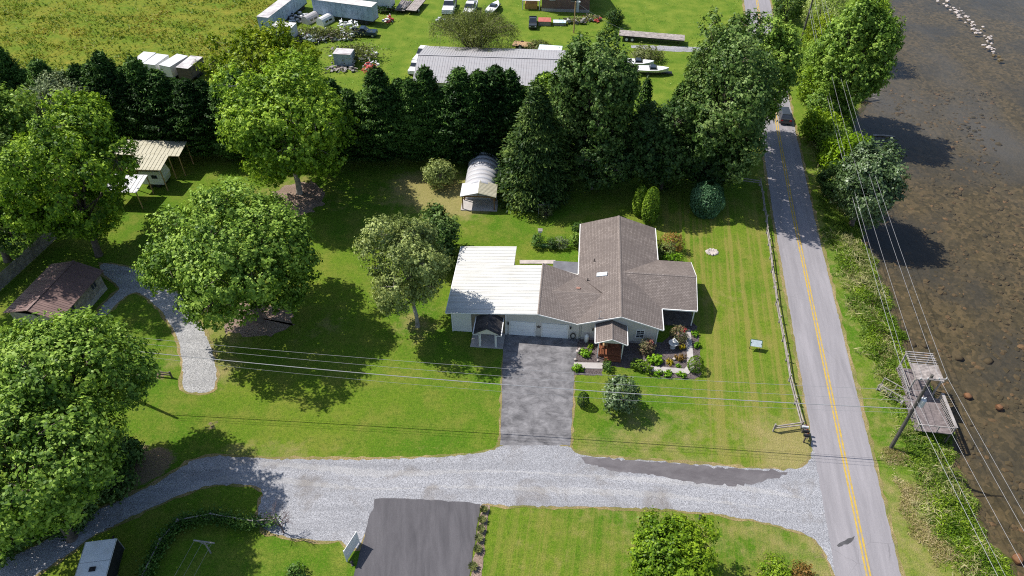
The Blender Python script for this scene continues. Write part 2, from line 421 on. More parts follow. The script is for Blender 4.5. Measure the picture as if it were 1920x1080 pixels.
# ------------------------------------------------------------------ materials
BARK = simple('bark', (0.14, 0.11, 0.09), 0.9, 0.4, 3.0, 0.6, 12.0)
BARK_PALE = simple('pale_bark', (0.30, 0.27, 0.24), 0.9, 0.35, 2.0, 0.5, 9.0)
LEAF = {
    'maple': leaf_mat('maple_leaf', (0.055, 0.120, 0.008), (0.200, 0.330, 0.024), (0.430, 0.580, 0.062)),
    'bright': leaf_mat('bright_leaf', (0.065, 0.135, 0.006), (0.175, 0.290, 0.014), (0.330, 0.450, 0.03)),
    'yellow': leaf_mat('yellow_green_leaf', (0.075, 0.130, 0.004), (0.200, 0.280, 0.010), (0.340, 0.410, 0.02)),
    'fresh': leaf_mat('fresh_leaf', (0.055, 0.120, 0.012), (0.195, 0.320, 0.042), (0.420, 0.570, 0.105)),
    'pale': leaf_mat('pale_leaf', (0.110, 0.150, 0.035), (0.285, 0.345, 0.100), (0.480, 0.540, 0.185)),
    'grey': leaf_mat('grey_green_leaf', (0.094, 0.138, 0.055), (0.204, 0.259, 0.116), (0.341, 0.391, 0.198)),
    'dark': leaf_mat('dark_leaf', (0.024, 0.060, 0.010), (0.080, 0.150, 0.028), (0.230, 0.320, 0.095), 0.22),
    'deep': leaf_mat('deep_leaf', (0.023, 0.057, 0.014), (0.052, 0.103, 0.021), (0.115, 0.184, 0.046), 0.25),
    'glossy': leaf_mat('glossy_leaf', (0.029, 0.063, 0.014), (0.075, 0.132, 0.034), (0.172, 0.241, 0.092), 0.15, 0.05),
    'cypress': leaf_mat('cypress_leaf', (0.014, 0.036, 0.008), (0.044, 0.105, 0.018), (0.135, 0.240, 0.042), 0.15, 0.01, 0.16, 1.6),
    'spruce': leaf_mat('spruce_leaf', (0.020, 0.048, 0.012), (0.065, 0.115, 0.024), (0.17, 0.24, 0.05), 0.15, 0.01),
    'arbor': leaf_mat('arborvitae_leaf', (0.060, 0.120, 0.010), (0.140, 0.240, 0.018), (0.250, 0.360, 0.030), 0.2, 0.01),
    'blue': leaf_mat('blue_green_leaf', (0.030, 0.080, 0.030), (0.065, 0.150, 0.060), (0.140, 0.260, 0.120), 0.15, 0.015),
    'lime': leaf_mat('lime_leaf', (0.110, 0.200, 0.006), (0.220, 0.370, 0.010), (0.340, 0.500, 0.020)),
    'hosta': leaf_mat('hosta_leaf', (0.080, 0.180, 0.008), (0.180, 0.360, 0.015), (0.300, 0.500, 0.030)),
    'rust': leaf_mat('rusty_leaf', (0.100, 0.090, 0.020), (0.260, 0.150, 0.035), (0.420, 0.220, 0.060)),
    'rose': leaf_mat('rose_leaf', (0.090, 0.110, 0.040), (0.200, 0.200, 0.090), (0.420, 0.220, 0.160)),
    'pink': leaf_mat('pink_petal', (0.450, 0.030, 0.060), (0.550, 0.060, 0.090), (0.650, 0.150, 0.180), 0.2),
    'gold': leaf_mat('gold_leaf', (0.300, 0.240, 0.010), (0.450, 0.360, 0.020), (0.580, 0.500, 0.050)),
    'willow': leaf_mat('willow_leaf', (0.10, 0.13, 0.03), (0.20, 0.25, 0.06), (0.33, 0.37, 0.11), 0.3),
    'dry': leaf_mat('dry_weed', (0.22, 0.19, 0.06), (0.40, 0.32, 0.15), (0.60, 0.50, 0.30), 0.3),
    'weed': leaf_mat('weed_leaf', (0.075, 0.145, 0.014), (0.190, 0.300, 0.030), (0.360, 0.450, 0.085)),
    'meadow': leaf_mat('meadow_grass', (0.085, 0.165, 0.012), (0.190, 0.245, 0.024), (0.360, 0.300, 0.055), 0.3, 0.01, 0.14, 2.2),
    'straw': leaf_mat('straw_blade', (0.14, 0.17, 0.04), (0.32, 0.31, 0.12), (0.54, 0.48, 0.26), 0.3),
    'reddish': leaf_mat('reddish_leaf', (0.120, 0.100, 0.040), (0.240, 0.180, 0.070), (0.380, 0.220, 0.100)),
    'vine': leaf_mat('vine_leaf', (0.036, 0.090, 0.014), (0.090, 0.180, 0.030), (0.180, 0.300, 0.060)),
    'bramble': leaf_mat('bramble_leaf', (0.090, 0.110, 0.030), (0.190, 0.220, 0.070), (0.330, 0.340, 0.140)),
    'brown': leaf_mat('bare_twig_leaf', (0.140, 0.100, 0.080), (0.240, 0.170, 0.140), (0.340, 0.250, 0.210), 0.1),
    'redjunk': leaf_mat('red_slats', (0.400, 0.030, 0.025), (0.500, 0.070, 0.050), (0.600, 0.150, 0.120), 0.0),
}

def ground_material():
    n = NT('lawn_ground'); p = n.pos()
    dry, meadow, field = n.attr('zone'); stripe, bare, _ = n.attr('zone_b')
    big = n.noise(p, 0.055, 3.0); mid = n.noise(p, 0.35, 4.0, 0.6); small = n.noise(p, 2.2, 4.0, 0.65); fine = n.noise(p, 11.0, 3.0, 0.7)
    col = n.mix(n.ramp(big, [(0.40, 0.0), (0.60, 1.0)]), (0.084, 0.190, 0.009), (0.155, 0.236, 0.017))
    col = n.mix(n.ramp(mid, [(0.44, 0.0), (0.68, 0.75)]), col, (0.235, 0.242, 0.042))
    col = n.mix(n.ramp(small, [(0.46, 0.0), (0.68, 0.60)]), col, (0.055, 0.125, 0.008))
    # mowing stripes beside the road
    sv = n.mapping(p, (1, 1, 1), (0, 0, R(9.2)))
    st2 = n.noise(n.mapping(sv, (1.7, 0.03, 1)), 1.0, 3.0, 0.55)
    sm = n.math('MULTIPLY', n.ramp(n.math('ADD', st2, n.math('MULTIPLY', n.math('SUBTRACT', mid, 0.5), 0.3)), [(0.45, 0.0), (0.60, 1.0)]), stripe)
    col = n.mix(n.math('MULTIPLY', sm, 0.80), col, (0.275, 0.245, 0.060))
    # dry, yellowed grass
    dn = n.math('ADD', dry, n.math('MULTIPLY', n.math('SUBTRACT', n.noise(p, 0.7, 5.0, 0.7), 0.5), 1.3))
    dm = n.math('MULTIPLY', n.ramp(dn, [(0.35, 0.0), (0.85, 1.0)]), n.ramp(dry, [(0.02, 0.0), (0.25, 1.0)]))
    col = n.mix(n.math('MULTIPLY', dm, 0.85), col, n.mix(small, (0.22, 0.185, 0.055), (0.50, 0.40, 0.19)))
    # far mown field: brighter; rough meadow: patchy olive and straw
    fc = n.mix(n.ramp(mid, [(0.35, 0.0), (0.7, 1.0)]), (0.100, 0.190, 0.014), (0.220, 0.285, 0.034))
    col = n.mix(n.math('MULTIPLY', field, 0.85), col, fc)
    mv = n.noise(n.mapping(p, (1, 1.6, 1), (0, 0, 0.4)), 0.16, 6.0, 0.7)
    mc = n.mix(n.ramp(mv, [(0.34, 0.0), (0.64, 1.0)]), (0.12, 0.215, 0.012), (0.28, 0.255, 0.030))
    mc = n.mix(n.ramp(n.noise(p, 1.1, 5.0, 0.7), [(0.45, 0.0), (0.7, 0.7)]), mc, (0.070, 0.140, 0.012))
    col = n.mix(meadow, col, mc)
    bn = n.math('ADD', bare, n.math('MULTIPLY', n.math('SUBTRACT', n.noise(p, 1.1, 5.0, 0.7), 0.5), 0.9))
    col = n.mix(n.ramp(bn, [(0.45, 0.0), (0.6, 1.0)]), col, n.mix(fine, (0.16, 0.105, 0.070), (0.36, 0.26, 0.18)))
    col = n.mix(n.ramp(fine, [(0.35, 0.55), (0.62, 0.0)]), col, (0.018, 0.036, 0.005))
    col = n.mix(n.ramp(n.noise(p, 4.5, 3.0, 0.8), [(0.50, 0.0), (0.72, 0.55)]), col, (0.25, 0.26, 0.05))
    h = n.math('ADD', n.math('MULTIPLY', n.noise(p, 7.0, 4.0, 0.75), 1.0), n.math('MULTIPLY', n.math('MULTIPLY', n.noise(p, 1.3, 4.0), meadow), 3.0))
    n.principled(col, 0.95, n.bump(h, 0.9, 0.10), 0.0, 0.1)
    return n.mat
def gravel_material(name, a, b, dirt, dirt_lo=0.56):
    n = NT(name); p = n.pos()
    f = n.noise(p, 7.0, 5.0, 0.85); v = n.voro(p, 15.0, 'F1', 'Color')
    sp = n.new('ShaderNodeSeparateColor'); n.link(v, sp.inputs[0])
    col = n.ramp(n.math('ADD', n.math('MULTIPLY', f, 0.5), n.math('MULTIPLY', sp.outputs[0], 0.5)), [(0.22, a), (0.75, b)])
    col = n.mix(n.ramp(n.noise(p, 0.23, 5.0, 0.65, 0.6), [(dirt_lo, 0.0), (dirt_lo + 0.18, 0.75)]), col, dirt)
    col = n.mix(n.ramp(n.noise(n.mapping(p, (0.10, 1.3, 1)), 0.6, 4.0, 0.6), [(0.30, 0.5), (0.60, 0.0)]), col, tuple(x * 0.95 for x in a))
    n.principled(col, 0.95, n.bump(n.voro(p, 16.0), 0.8, 0.06), 0.0, 0.15)
    return n.mat
def asphalt_material(name, c, worn, crack=0.6, streak=(1, 1, 1), rot=0.0, amt=0.8):
    n = NT(name); p = n.mapping(n.pos(), (1, 1, 1), (0, 0, rot))
    col = n.mix(n.ramp(n.noise(n.mapping(p, streak), 0.8, 6.0, 0.7, 0.4), [(0.34, 0.0), (0.68, amt)]), c, worn)
    col = n.mix(n.ramp(n.noise(p, 14.0, 3.0, 0.8), [(0.3, 0.3), (0.7, 0.0)]), col, tuple(x * 0.5 for x in c))
    cv = n.new('ShaderNodeTexVoronoi', feature='DISTANCE_TO_EDGE'); wp = n.mix(0.12, p, n.noise(p, 1.5, 3.0)); n.link(wp, cv.inputs['Vector']); cv.inputs['Scale'].default_value = 0.22
    ck = n.math('MULTIPLY', n.ramp(cv.outputs['Distance'], [(0.0, 0.8), (0.004, 0.0)]), n.ramp(n.noise(p, 0.16, 2.0), [(0.54, 0.0), (0.62, crack * 0.6)]))
    col = n.mix(ck, col, tuple(x * 0.3 for x in c))
    n.principled(col, 0.9, n.bump(n.noise(p, 30.0, 2.0), 0.4, 0.02), 0.0, 0.25)
    return n.mat
GROUND = ground_material()
GRAVEL = gravel_material('pale_gravel', (0.20, 0.20, 0.212), (0.46, 0.46, 0.48), (0.19, 0.165, 0.145), 0.52)
GRAVEL2 = gravel_material('fresh_gravel', (0.19, 0.19, 0.19), (0.54, 0.53, 0.515), (0.36, 0.31, 0.25), 0.66)
FRINGE = gravel_material('dry_grass_fringe', (0.20, 0.15, 0.06), (0.42, 0.33, 0.17), (0.11, 0.15, 0.02), 0.42)
ROAD = asphalt_material('weathered_asphalt', (0.235, 0.222, 0.232), (0.36, 0.338, 0.350), 0.9, (1.3, 0.10, 1), R(9.2), 0.75)
DRIVE = asphalt_material('worn_driveway_asphalt', (0.095, 0.092, 0.096), (0.28, 0.27, 0.275), 0.3, (1.0, 1.5, 1), R(4), 1.0)
PAD = asphalt_material('dark_asphalt', (0.078, 0.074, 0.080), (0.150, 0.142, 0.150), 0.3, (1.0, 0.16, 1), R(-8), 0.8)
PATCH = asphalt_material('exposed_old_asphalt', (0.105, 0.095, 0.100), (0.21, 0.195, 0.20), 0.6, (0.4, 1, 1), 0, 0.7)
CONCRETE = simple('concrete', (0.42, 0.39, 0.37), 0.9, 0.15, 1.2, 0.3, 18.0, stain=(0.28, 0.25, 0.23))
MULCH = gravel_material('dark_mulch', (0.055, 0.042, 0.040), (0.20, 0.165, 0.16), (0.26, 0.21, 0.19), 0.60)
LITTER = gravel_material('leaf_litter', (0.15, 0.105, 0.080), (0.42, 0.31, 0.25), (0.24, 0.18, 0.13), 0.50)
YELLOW = simple('yellow_road_paint', (0.46, 0.31, 0.05), 0.7, 0.15, 3.0, stain=(0.30, 0.25, 0.17), stain_amt=0.75, sscale=1.6)
BLACKTAR = simple('tar_patch', (0.075, 0.073, 0.076), 0.8, 0.2)

# ------------------------------------------------------------------ terrain
EDGE = sorted([(44.26, 28.43), (43.72, 31.36), (43.91, 36.01), (44.44, 40.23), (45.02, 42.71), (45.43, 46.79), (45.73, 51.6), (45.51, 55.03), (46.44, 60.38), (46.74, 62.96), (47.56, 71.45), (47.76, 74.55), (48.84, 80.47), (50.43, 86.95), (53.02, 95.58), (57.1, 105.31), (60.75, 112.51), (64.75, 119.35), (70.02, 129.01), (75.63, 141.05), (80.79, 151.87), (84.71, 160.79)], key=lambda q: q[1])
EY = np.array([-300.0] + [q[1] for q in EDGE] + [700.0]); EX = np.array([22.0] + [q[0] for q in EDGE] + [205.0])
def bank_x(y):
    y = np.asarray(y, float); return np.interp(y, EY, EX) + 0.35 * np.sin(y * 0.9) + 0.25 * np.sin(y * 2.3 + 1.0)
WATER_Z = -1.6
def ground_z(s):
    """Height by the distance s to the right of the water's edge."""
    return -1.62 * smoothstep(-4.6, 0.0, s) - 1.2 * smoothstep(0.0, 2.6, s)
SPOTS_DRY = [((-11.16, 84.43), 5.5, 0.9), ((-14.86, 86.7), 3, 0.6), ((-7.6, 82.74), 4, 0.6), ((-5.27, 81.46), 2.5, 0.7), ((-32.07, 86.7), 5, 0.45), ((-16.87, 40.22), 1.6, 0.4), ((-24.32, 40.47), 2.0, 0.5), ((-21.12, 40.35), 1.6, 0.5), ((-8.45, 40.35), 1.5, 0.3), ((-31.78, 51.4), 2, 0.5), ((-32.84, 57.07), 4, 0.6), ((-21.23, 57.93), 3, 0.4), ((7.39, 40.35), 3, 0.3), ((18.3, 42.24), 8, 0.3), ((12.67, 40.35), 6, 0.25), ((-11.24, 57.93), 3, 0.6), ((26.83, 41.92), 2.5, 0.5), ((29.76, 40.97), 2.5, 0.9), ((-27.52, 40.59), 1.6, 0.5), ((-37.94, 52.17), 2, 0.4), ((27.1, 39.12), 2, 0.6)]
SPOTS_BARE = [((-36.96, 39.0), 2.6, 0.62), ((-34.49, 39.36), 2.2, 0.6), ((-37.59, 37.34), 2.2, 0.5), ((-30.26, 82.74), 2.5, 0.35), ((-29.57, 58.81), 2.2, 0.4), ((-11.53, 57.76), 1.3, 0.45), ((-30.7, 43.68), 0.8, 0.75), ((29.83, 40.35), 1.2, 0.7), ((27.05, 29.85), 1.0, 0.6), ((11.45, 45.92), 1.1, 0.35), ((45.58, 57.93), 1.6, 0.5), ((40.41, 37.34), 2.5, 0.6), ((-38.4, 50.18), 1.0, 0.6), ((-39.43, 51.4), 1.2, 0.4), ((27.17, 43.15), 1.0, 0.5), ((47.87, 115.27), 2, 0.5)]
def make_ground():
    s = np.concatenate([-np.geomspace(470, 166, 12), np.arange(-160, 3.01, 0.65)])
    Y = np.concatenate([[-220, -120, -60, -20, 5], np.arange(18, 170, 0.65), np.geomspace(172, 640, 22)])
    SS, YY = np.meshgrid(s, Y); XX = SS + bank_x(YY)
    ZZ = ground_z(SS)
    k = smoothstep(-5, -1, SS); ZZ = ZZ + k * 0.10 * np.sin(XX * 1.7) * np.sin(YY * 1.3)
    ny, nx = SS.shape
    V = np.stack([XX, YY, ZZ], -1).reshape(-1, 3)
    i = np.arange(ny * nx).reshape(ny, nx)
    Fq = np.stack([i[:-1, :-1], i[:-1, 1:], i[1:, 1:], i[1:, :-1]], -1).reshape(-1)
    o = np_mesh('ground', V, Fq, 4, GROUND); o['kind'] = 'structure'
    X = XX.ravel(); Yv = YY.ravel(); S = SS.ravel()
    road = np.interp(Yv, RY, RX)
    dry = np.zeros_like(X) + 0.08 * (Yv < 100) + 0.26 * np.clip(vnoise(X, Yv, 0.16, 31) - 0.55, 0, 1) * 2
    for (x, y), r, a in SPOTS_DRY: dry += a * np.exp(-((X - x) ** 2 + (Yv - y) ** 2) / (r * r))
    dry += 0.34 * smoothstep(2.0, 3.6, X - road) * smoothstep(9.0, 5.0, X - road) * (Yv < 110)
    dry += 0.30 * np.exp(-((X - road + 3.4) / 1.2) ** 2)
    dry += 0.10 * smoothstep(18, 24, X) * (X < road) * smoothstep(84, 76, Yv)
    dry += 0.20 * (Yv < 38) * (X > 0)
    bare = np.zeros_like(X)
    for (x, y), r, a in SPOTS_BARE: bare += a * np.exp(-((X - x) ** 2 + (Yv - y) ** 2) / (r * r))
    bare += 0.55 * smoothstep(-1.6, -0.3, S)
    far = smoothstep(100, 106, Yv)
    left = smoothstep(-26, -40, X - 0.55 * (Yv - 110) * 0)
    meadow = far * smoothstep(-30, -42, X + 0.25 * (Yv - 110)) * (Yv > 96)
    field = far * (1 - meadow) * (S < -6)
    stripe = smoothstep(17, 22, X) * smoothstep(0.0, 2.0, road - 3.4 - X) * smoothstep(86, 78, Yv) * (Yv > 36)
    stripe = np.maximum(stripe, 0.6 * (Yv < 36) * (X > -2) * (X < 26))
    for nm, ch in (('zone', (dry, meadow, field)), ('zone_b', (stripe, bare, bare * 0))):
        ca = o.data.color_attributes.new(nm, 'FLOAT_COLOR', 'POINT')
        ca.data.foreach_set('color', np.stack([np.clip(c, 0, 1) for c in ch] + [np.ones_like(X)], -1).astype(np.float32).ravel())
    return o
RY = np.array([-220.0, -60, 28, 78.86, 101.7, 130, 156.6, 250, 640]); RX = np.array([-9.4, 16.5, 30.75, 39.05, 43.1, 48.4, 53.5, 73.0, 158.0])
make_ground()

# river bed, stones and water
def bed_material():
    n = NT('river_bed'); p = n.pos()
    f = n.noise(p, 1.6, 5.0, 0.7); g = n.noise(p, 0.06, 3.0)
    v = n.voro(p, 1.9, 'F1', 'Color'); sp = n.new('ShaderNodeSeparateColor'); n.link(v, sp.inputs[0])
    col = n.ramp(n.math('ADD', n.math('MULTIPLY', f, 0.6), n.math('MULTIPLY', sp.outputs[1], 0.4)), [(0.28, (0.078, 0.064, 0.037)), (0.52, (0.128, 0.100, 0.056)), (0.80, (0.205, 0.150, 0.085))])
    col = n.mix(n.ramp(g, [(0.50, 0.0), (0.64, 0.7)]), col, (0.070, 0.066, 0.060))
    col = n.mix(n.ramp(n.noise(n.mapping(p, (1.0, 0.5, 1)), 0.028, 4.0, 0.6), [(0.54, 0.0), (0.70, 0.85)]), col, (0.125, 0.118, 0.115))
    n.principled(col, 0.9, n.bump(n.voro(p, 2.4), 0.4, 0.10), 0, 0.1)
    return n.mat
def water_material():
    n = NT('river_water'); p = n.pos()
    h = n.math('ADD', n.math('MULTIPLY', n.noise(n.mapping(p, (1.0, 0.45, 1), (0, 0, R(-10))), 0.9, 3.0, 0.5), 1.0), n.math('MULTIPLY', n.noise(p, 0.16, 2.0), 1.6))
    nm = n.bump(h, 0.22, 0.16)
    fr = n.new('ShaderNodeFresnel'); fr.inputs['IOR'].default_value = 1.33; n.link(nm, fr.inputs['Normal'])
    tr = n.new('ShaderNodeBsdfTransparent'); tr.inputs[0].default_value = (0.80, 0.80, 0.76, 1)
    gl = n.new('ShaderNodeBsdfGlossy'); gl.inputs['Roughness'].default_value = 0.16; n.link(nm, gl.inputs['Normal'])
    m = n.new('ShaderNodeMixShader'); n.link(fr.outputs[0], m.inputs[0]); n.link(tr.outputs[0], m.inputs[1]); n.link(gl.outputs[0], m.inputs[2])
    n.link(m.outputs[0], n.out.inputs['Surface'])
    return n.mat
def make_river():
    s = np.concatenate([np.arange(-0.6, 20, 0.8), np.arange(20, 75, 1.5), np.geomspace(76, 460, 8)])
    Y = np.concatenate([[-220, -100, -30], np.arange(15, 175, 1.0), np.geomspace(180, 640, 12)])
    SS, YY = np.meshgrid(s, Y); XX = SS + bank_x(YY)
    ZZ = -2.0 - 0.25 * smoothstep(2, 22, SS) + 0.10 * np.sin(XX * 0.8 + 2 * np.sin(YY * 0.21)) * np.sin(YY * 0.55)
    ZZ = ZZ + 2.9 * smoothstep(0, 10, XX - 116 - 0.35 * (YY - 150))
    ny, nx = SS.shape; i = np.arange(ny * nx).reshape(ny, nx)
    o = np_mesh('river_bed', np.stack([XX, YY, ZZ], -1).reshape(-1, 3), np.stack([i[:-1, :-1], i[:-1, 1:], i[1:, 1:], i[1:, :-1]], -1).reshape(-1), 4, bed_material())
    o['kind'] = 'structure'
    m = MB(); m.add([(15, -220, WATER_Z), (520, -220, WATER_Z), (520, 640, WATER_Z), (15, 640, WATER_Z)], [(0, 1, 2, 3)])
    w = m.build('river', water_material(), fix=False); w['kind'] = 'structure'
make_river()
_n = NT('river_stone'); _c = _n.ramp(_n.island(), [(0.0, (0.085, 0.070, 0.042)), (0.5, (0.135, 0.102, 0.058)), (0.85, (0.175, 0.122, 0.068)), (1.0, (0.30, 0.18, 0.095))])
_n.principled(_n.mix(_n.math('MULTIPLY', _n.noise(_n.pos(), 3.0, 3.0), 0.5), _c, (0.06, 0.05, 0.03)), 0.9); STONE = _n.mat
STONE_RED = simple('rusty_stone', (0.185, 0.090, 0.042), 0.85, 0.35, 1.5, 0.4, 10.0)
STONE_PALE = simple('pale_stone', (0.44, 0.385, 0.35), 0.85, 0.2, 1.5, 0.3, 10.0)
rnd = random.Random(3)
m = MB()
for k in range(3600):
    y = rnd.uniform(22, 120) if k < 2900 else rnd.uniform(22, 60); s = 0.6 + 24 * rnd.random() ** 1.25
    r = rnd.choice([0.16, 0.2, 0.24, 0.3, 0.38]) * (1.25 if rnd.random() < 0.12 else 1)
    m.rock((float(bank_x(y)) + s, y, -2.08 - 0.2 * min(1, s / 22)), r, 0.55, rnd)
tag(m.build('river_stones', STONE, fix=False), 'brown cobbles covering the shallow river bed', 'stones', None, 'stuff')

# ------------------------------------------------------------------ road and drives
def strip(name, off0, off1, y0, y1, z, mat, wob=0.0, parent=None, structure=True, step=0.8, seed=1):
    ys = np.arange(y0, y1 + 0.01, step); rr = random.Random(seed); V = []; k = 0.16
    c, sn = math.cos(math.atan(k)), math.sin(math.atan(k))
    Fs = []
    for j, y in enumerate(ys):
        xc = float(np.interp(y, RY, RX)); a = off0 + rr.gauss(0, wob); b = off1 + rr.gauss(0, wob)
        V += [(xc + a / c, y, z), (xc + b / c, y, z)]
        if j: Fs.append((2 * j - 2, 2 * j - 1, 2 * j + 1, 2 * j))
    mm = MB(); mm.add(V, Fs); o = mm.build(name, mat, parent, fix=False)
    if structure and parent is None: o['kind'] = 'structure'
    return o
strip('road_verge', -3.15, 3.15, -60, 400, 0.010, FRINGE, 0.10)
road = strip('road', -2.79, 2.79, -60, 400, 0.024, ROAD, 0.03, step=0.4)
strip('centre_line', -0.24, -0.07, -60, 400, 0.030, YELLOW, 0.006, road)
strip('centre_line', 0.07, 0.24, -60, 400, 0.030, YELLOW, 0.006, road)
sheet('tar_patch', [(28.9, 30.75), (30.16, 31.36), (30.85, 31.56), (30.6, 31.25), (29.88, 30.85), (29.02, 30.55)], 0.0285, BLACKTAR, 0.03, 0.3, 0, road)

DRV = [(-46.96, 28.02), (-44.9, 29.36), (-42.07, 30.75), (-40.8, 31.61), (-37.77, 34.69), (-34.23, 36.82), (-32.72, 38.05), (-31.77, 39.36), (-29.49, 40.1), (-25.19, 39.79), (-20.96, 39.61), (-13.62, 39.61), (-8.4, 39.85), (-3.95, 40.16), (-1.85, 40.66), (-1.17, 41.41), (5.76, 41.35), (6.23, 40.35), (7.88, 39.91), (12.57, 39.61), (17.72, 39.12), (22.82, 38.64), (27.67, 38.4), (29.12, 39.24), (29.78, 40.35), (30.29, 42.89), (30.81, 44.21), (30.3, 38.52), (29.61, 31.87), (28.94, 26.54), (27.89, 26.77), (27.78, 28.79), (27.68, 30.35), (26.9, 31.66), (24.76, 32.6), (21.06, 33.39), (18.23, 33.93), (14.35, 34.3), (6.94, 34.52), (-1.99, 34.69), (-2.74, 34.8), (-3.94, 33.98), (-12.57, 33.98), (-13.63, 30.35), (-14.19, 30.35), (-15.3, 31.25), (-17.19, 31.15), (-19.89, 31.46), (-21.91, 31.87), (-23.41, 33.02), (-23.68, 34.8), (-23.31, 36.08), (-24.94, 36.88), (-28.5, 36.88), (-31.21, 35.86), (-33.38, 34.52), (-37.73, 31.71), (-38.8, 30.35), (-41.25, 27.84), (-42.51, 26.54), (-44.89, 24.33)]
sheet('drive_fringe', grow(densify(DRV, 0.6), 0.28), 0.012, FRINGE, 0.09, 0.5, 0, seed=2)
sheet('gravel_drive', DRV, 0.018, GRAVEL, 0.07, 0.35, 2, seed=3)
sheet('old_asphalt_strip', [(6.57, 39.97), (8.92, 39.79), (12.56, 39.49), (17.7, 39.0), (22.77, 38.46), (26.85, 38.22), (26.2, 37.75), (23.99, 37.17), (21.59, 36.71), (19.07, 36.82), (15.87, 37.4), (13.14, 38.05), (10.32, 38.16), (7.55, 39.0)], 0.0225, PATCH, 0.09, 0.3, 1, seed=4)
PTH = [(-52.96, 69.17), (-50.89, 68.65), (-48.26, 68.03), (-44.91, 66.31), (-40.96, 63.57), (-37.72, 59.69), (-35.18, 56.23), (-33.43, 53.12), (-32.2, 50.26), (-31.91, 48.55), (-32.47, 47.97), (-34.75, 47.97), (-35.46, 48.55), (-36.31, 51.4), (-37.89, 54.98), (-39.83, 57.93), (-42.17, 60.59), (-44.27, 62.44), (-46.07, 63.76), (-47.03, 63.19), (-47.67, 61.88), (-48.18, 60.14), (-48.07, 58.81), (-49.2, 58.81), (-49.39, 61.05), (-48.82, 63.1), (-48.24, 64.25), (-50.03, 65.71), (-51.82, 67.11)]
sheet('path_fringe', grow(densify(PTH, 0.6), 0.30), 0.013, FRINGE, 0.09, 0.5, 0, seed=5)
sheet('gravel_path', PTH, 0.019, GRAVEL2, 0.05, 0.35, 1, seed=6)
sheet('driveway_fringe', grow(densify([(-0.86, 55.72), (7.56, 55.23), (6.89, 51.4), (5.86, 41.28), (-1.17, 41.28), (-1.05, 50.63)], 0.6), 0.20), 0.014, FRINGE, 0.08, 0.5, 0, seed=7)
sheet('driveway', [(-0.93, 56.56), (7.92, 55.97), (7.48, 54.98), (6.89, 51.4), (5.86, 41.28), (-1.17, 41.28), (-1.05, 50.63)], 0.026, DRIVE, 0.035, 0.6, 0, seed=8)
sheet('parking_pad', [(-12.86, 35.3), (-11.02, 35.41), (-8.0, 35.24), (-4.99, 35.02), (-2.93, 34.74), (-3.23, 31.87), (-3.66, 27.46), (-4.22, 22.64), (-14.65, 22.64), (-13.72, 27.46)], 0.027, PAD, 0.04, 0.5, 0, seed=9)
sheet('plant_strip', [(-2.83, 34.74), (-2.04, 34.69), (-2.47, 30.85), (-2.61, 27.46), (-2.8, 22.64), (-4.05, 22.64), (-3.49, 27.7), (-3.08, 31.87)], 0.022, LITTER, 0.05, 0.4, 0, seed=10)
sheet('mulch_bed', [(7.2, 55.39), (7.98, 56.06), (10.32, 56.06), (17.07, 55.23), (20.89, 58.81), (21.57, 57.76), (21.33, 54.57), (20.7, 50.41), (19.7, 49.73), (15.48, 50.18), (14.64, 50.86), (14.71, 51.4), (10.02, 51.55), (9.79, 50.33), (6.76, 50.41)], 0.016, MULCH, 0.06, 0.4, 0, seed=11)
sheet('walkway', [(6.88, 52.17), (10.07, 52.1), (9.99, 51.24), (6.82, 51.32)], 0.03, CONCRETE, 0, seed=12, thick=0.05)
sheet('walkway', [(14.52, 51.71), (18.98, 51.24), (19.42, 51.71), (19.81, 54.57), (20.11, 57.24), (20.73, 57.24), (20.48, 54.57), (20.13, 51.4), (19.31, 50.48), (14.42, 50.94)], 0.03, CONCRETE, 0, seed=13, thick=0.05)
sheet('far_track', [(23.43, 133.96), (34.18, 133.0), (45.35, 132.05), (44.9, 130.18), (33.76, 130.64), (23.19, 132.05)], 0.015, GRAVEL, 0.12, 0.6, 1, seed=14)
TRACK = gravel_material('packed_gravel', (0.27, 0.265, 0.27), (0.48, 0.475, 0.48), (0.24, 0.215, 0.19), 0.50)
LANE = [(-42.05, 29.27), (-39.0, 31.87), (-35.71, 34.52), (-31.98, 36.65), (-27.35, 38.16), (-20.59, 37.93), (-13.3, 37.34), (-5.63, 37.34), (2.04, 37.23), (9.67, 36.88), (17.15, 36.08), (23.51, 35.3), (27.78, 34.52)]
def ribbon(name, pts, off, w, z, mat, seed):
    rr = random.Random(seed); P = [Vector((p[0], p[1], 0)) for p in pts]; Q = []
    for i in range(len(P) - 1):
        p0, p1, p2, p3 = P[max(i - 1, 0)], P[i], P[i + 1], P[min(i + 2, len(P) - 1)]; k = int((p2 - p1).length / 0.35)
        for j in range(k): t = j / k; Q.append(0.5 * ((2 * p1) + (p2 - p0) * t + (2 * p0 - 5 * p1 + 4 * p2 - p3) * t * t + (3 * p1 - p0 - 3 * p2 + p3) * t ** 3))
    V = []; F_ = []; n = 0
    for i in range(1, len(Q) - 1):
        d = (Q[i + 1] - Q[i - 1]).normalized(); nn = Vector((-d.y, d.x, 0)); c = Q[i] + nn * (off + 0.12 * math.sin(i * 0.11 + seed))
        ww = w * (0.6 + 0.4 * math.sin(i * 0.07 + seed * 2)) ; V += [tuple(c + nn * (ww + rr.gauss(0, 0.08)) + Vector((0, 0, z))), tuple(c - nn * (ww + rr.gauss(0, 0.08)) + Vector((0, 0, z)))]
        if n: F_.append((2 * n - 2, 2 * n - 1, 2 * n + 1, 2 * n))
        n += 1
    o = MB().add(V, F_).build(name, mat, fix=False); o['kind'] = 'structure'
ribbon('wheel_track', LANE, 0.85, 0.36, 0.0205, TRACK, 1); ribbon('wheel_track', LANE, -0.85, 0.36, 0.0205, TRACK, 2)
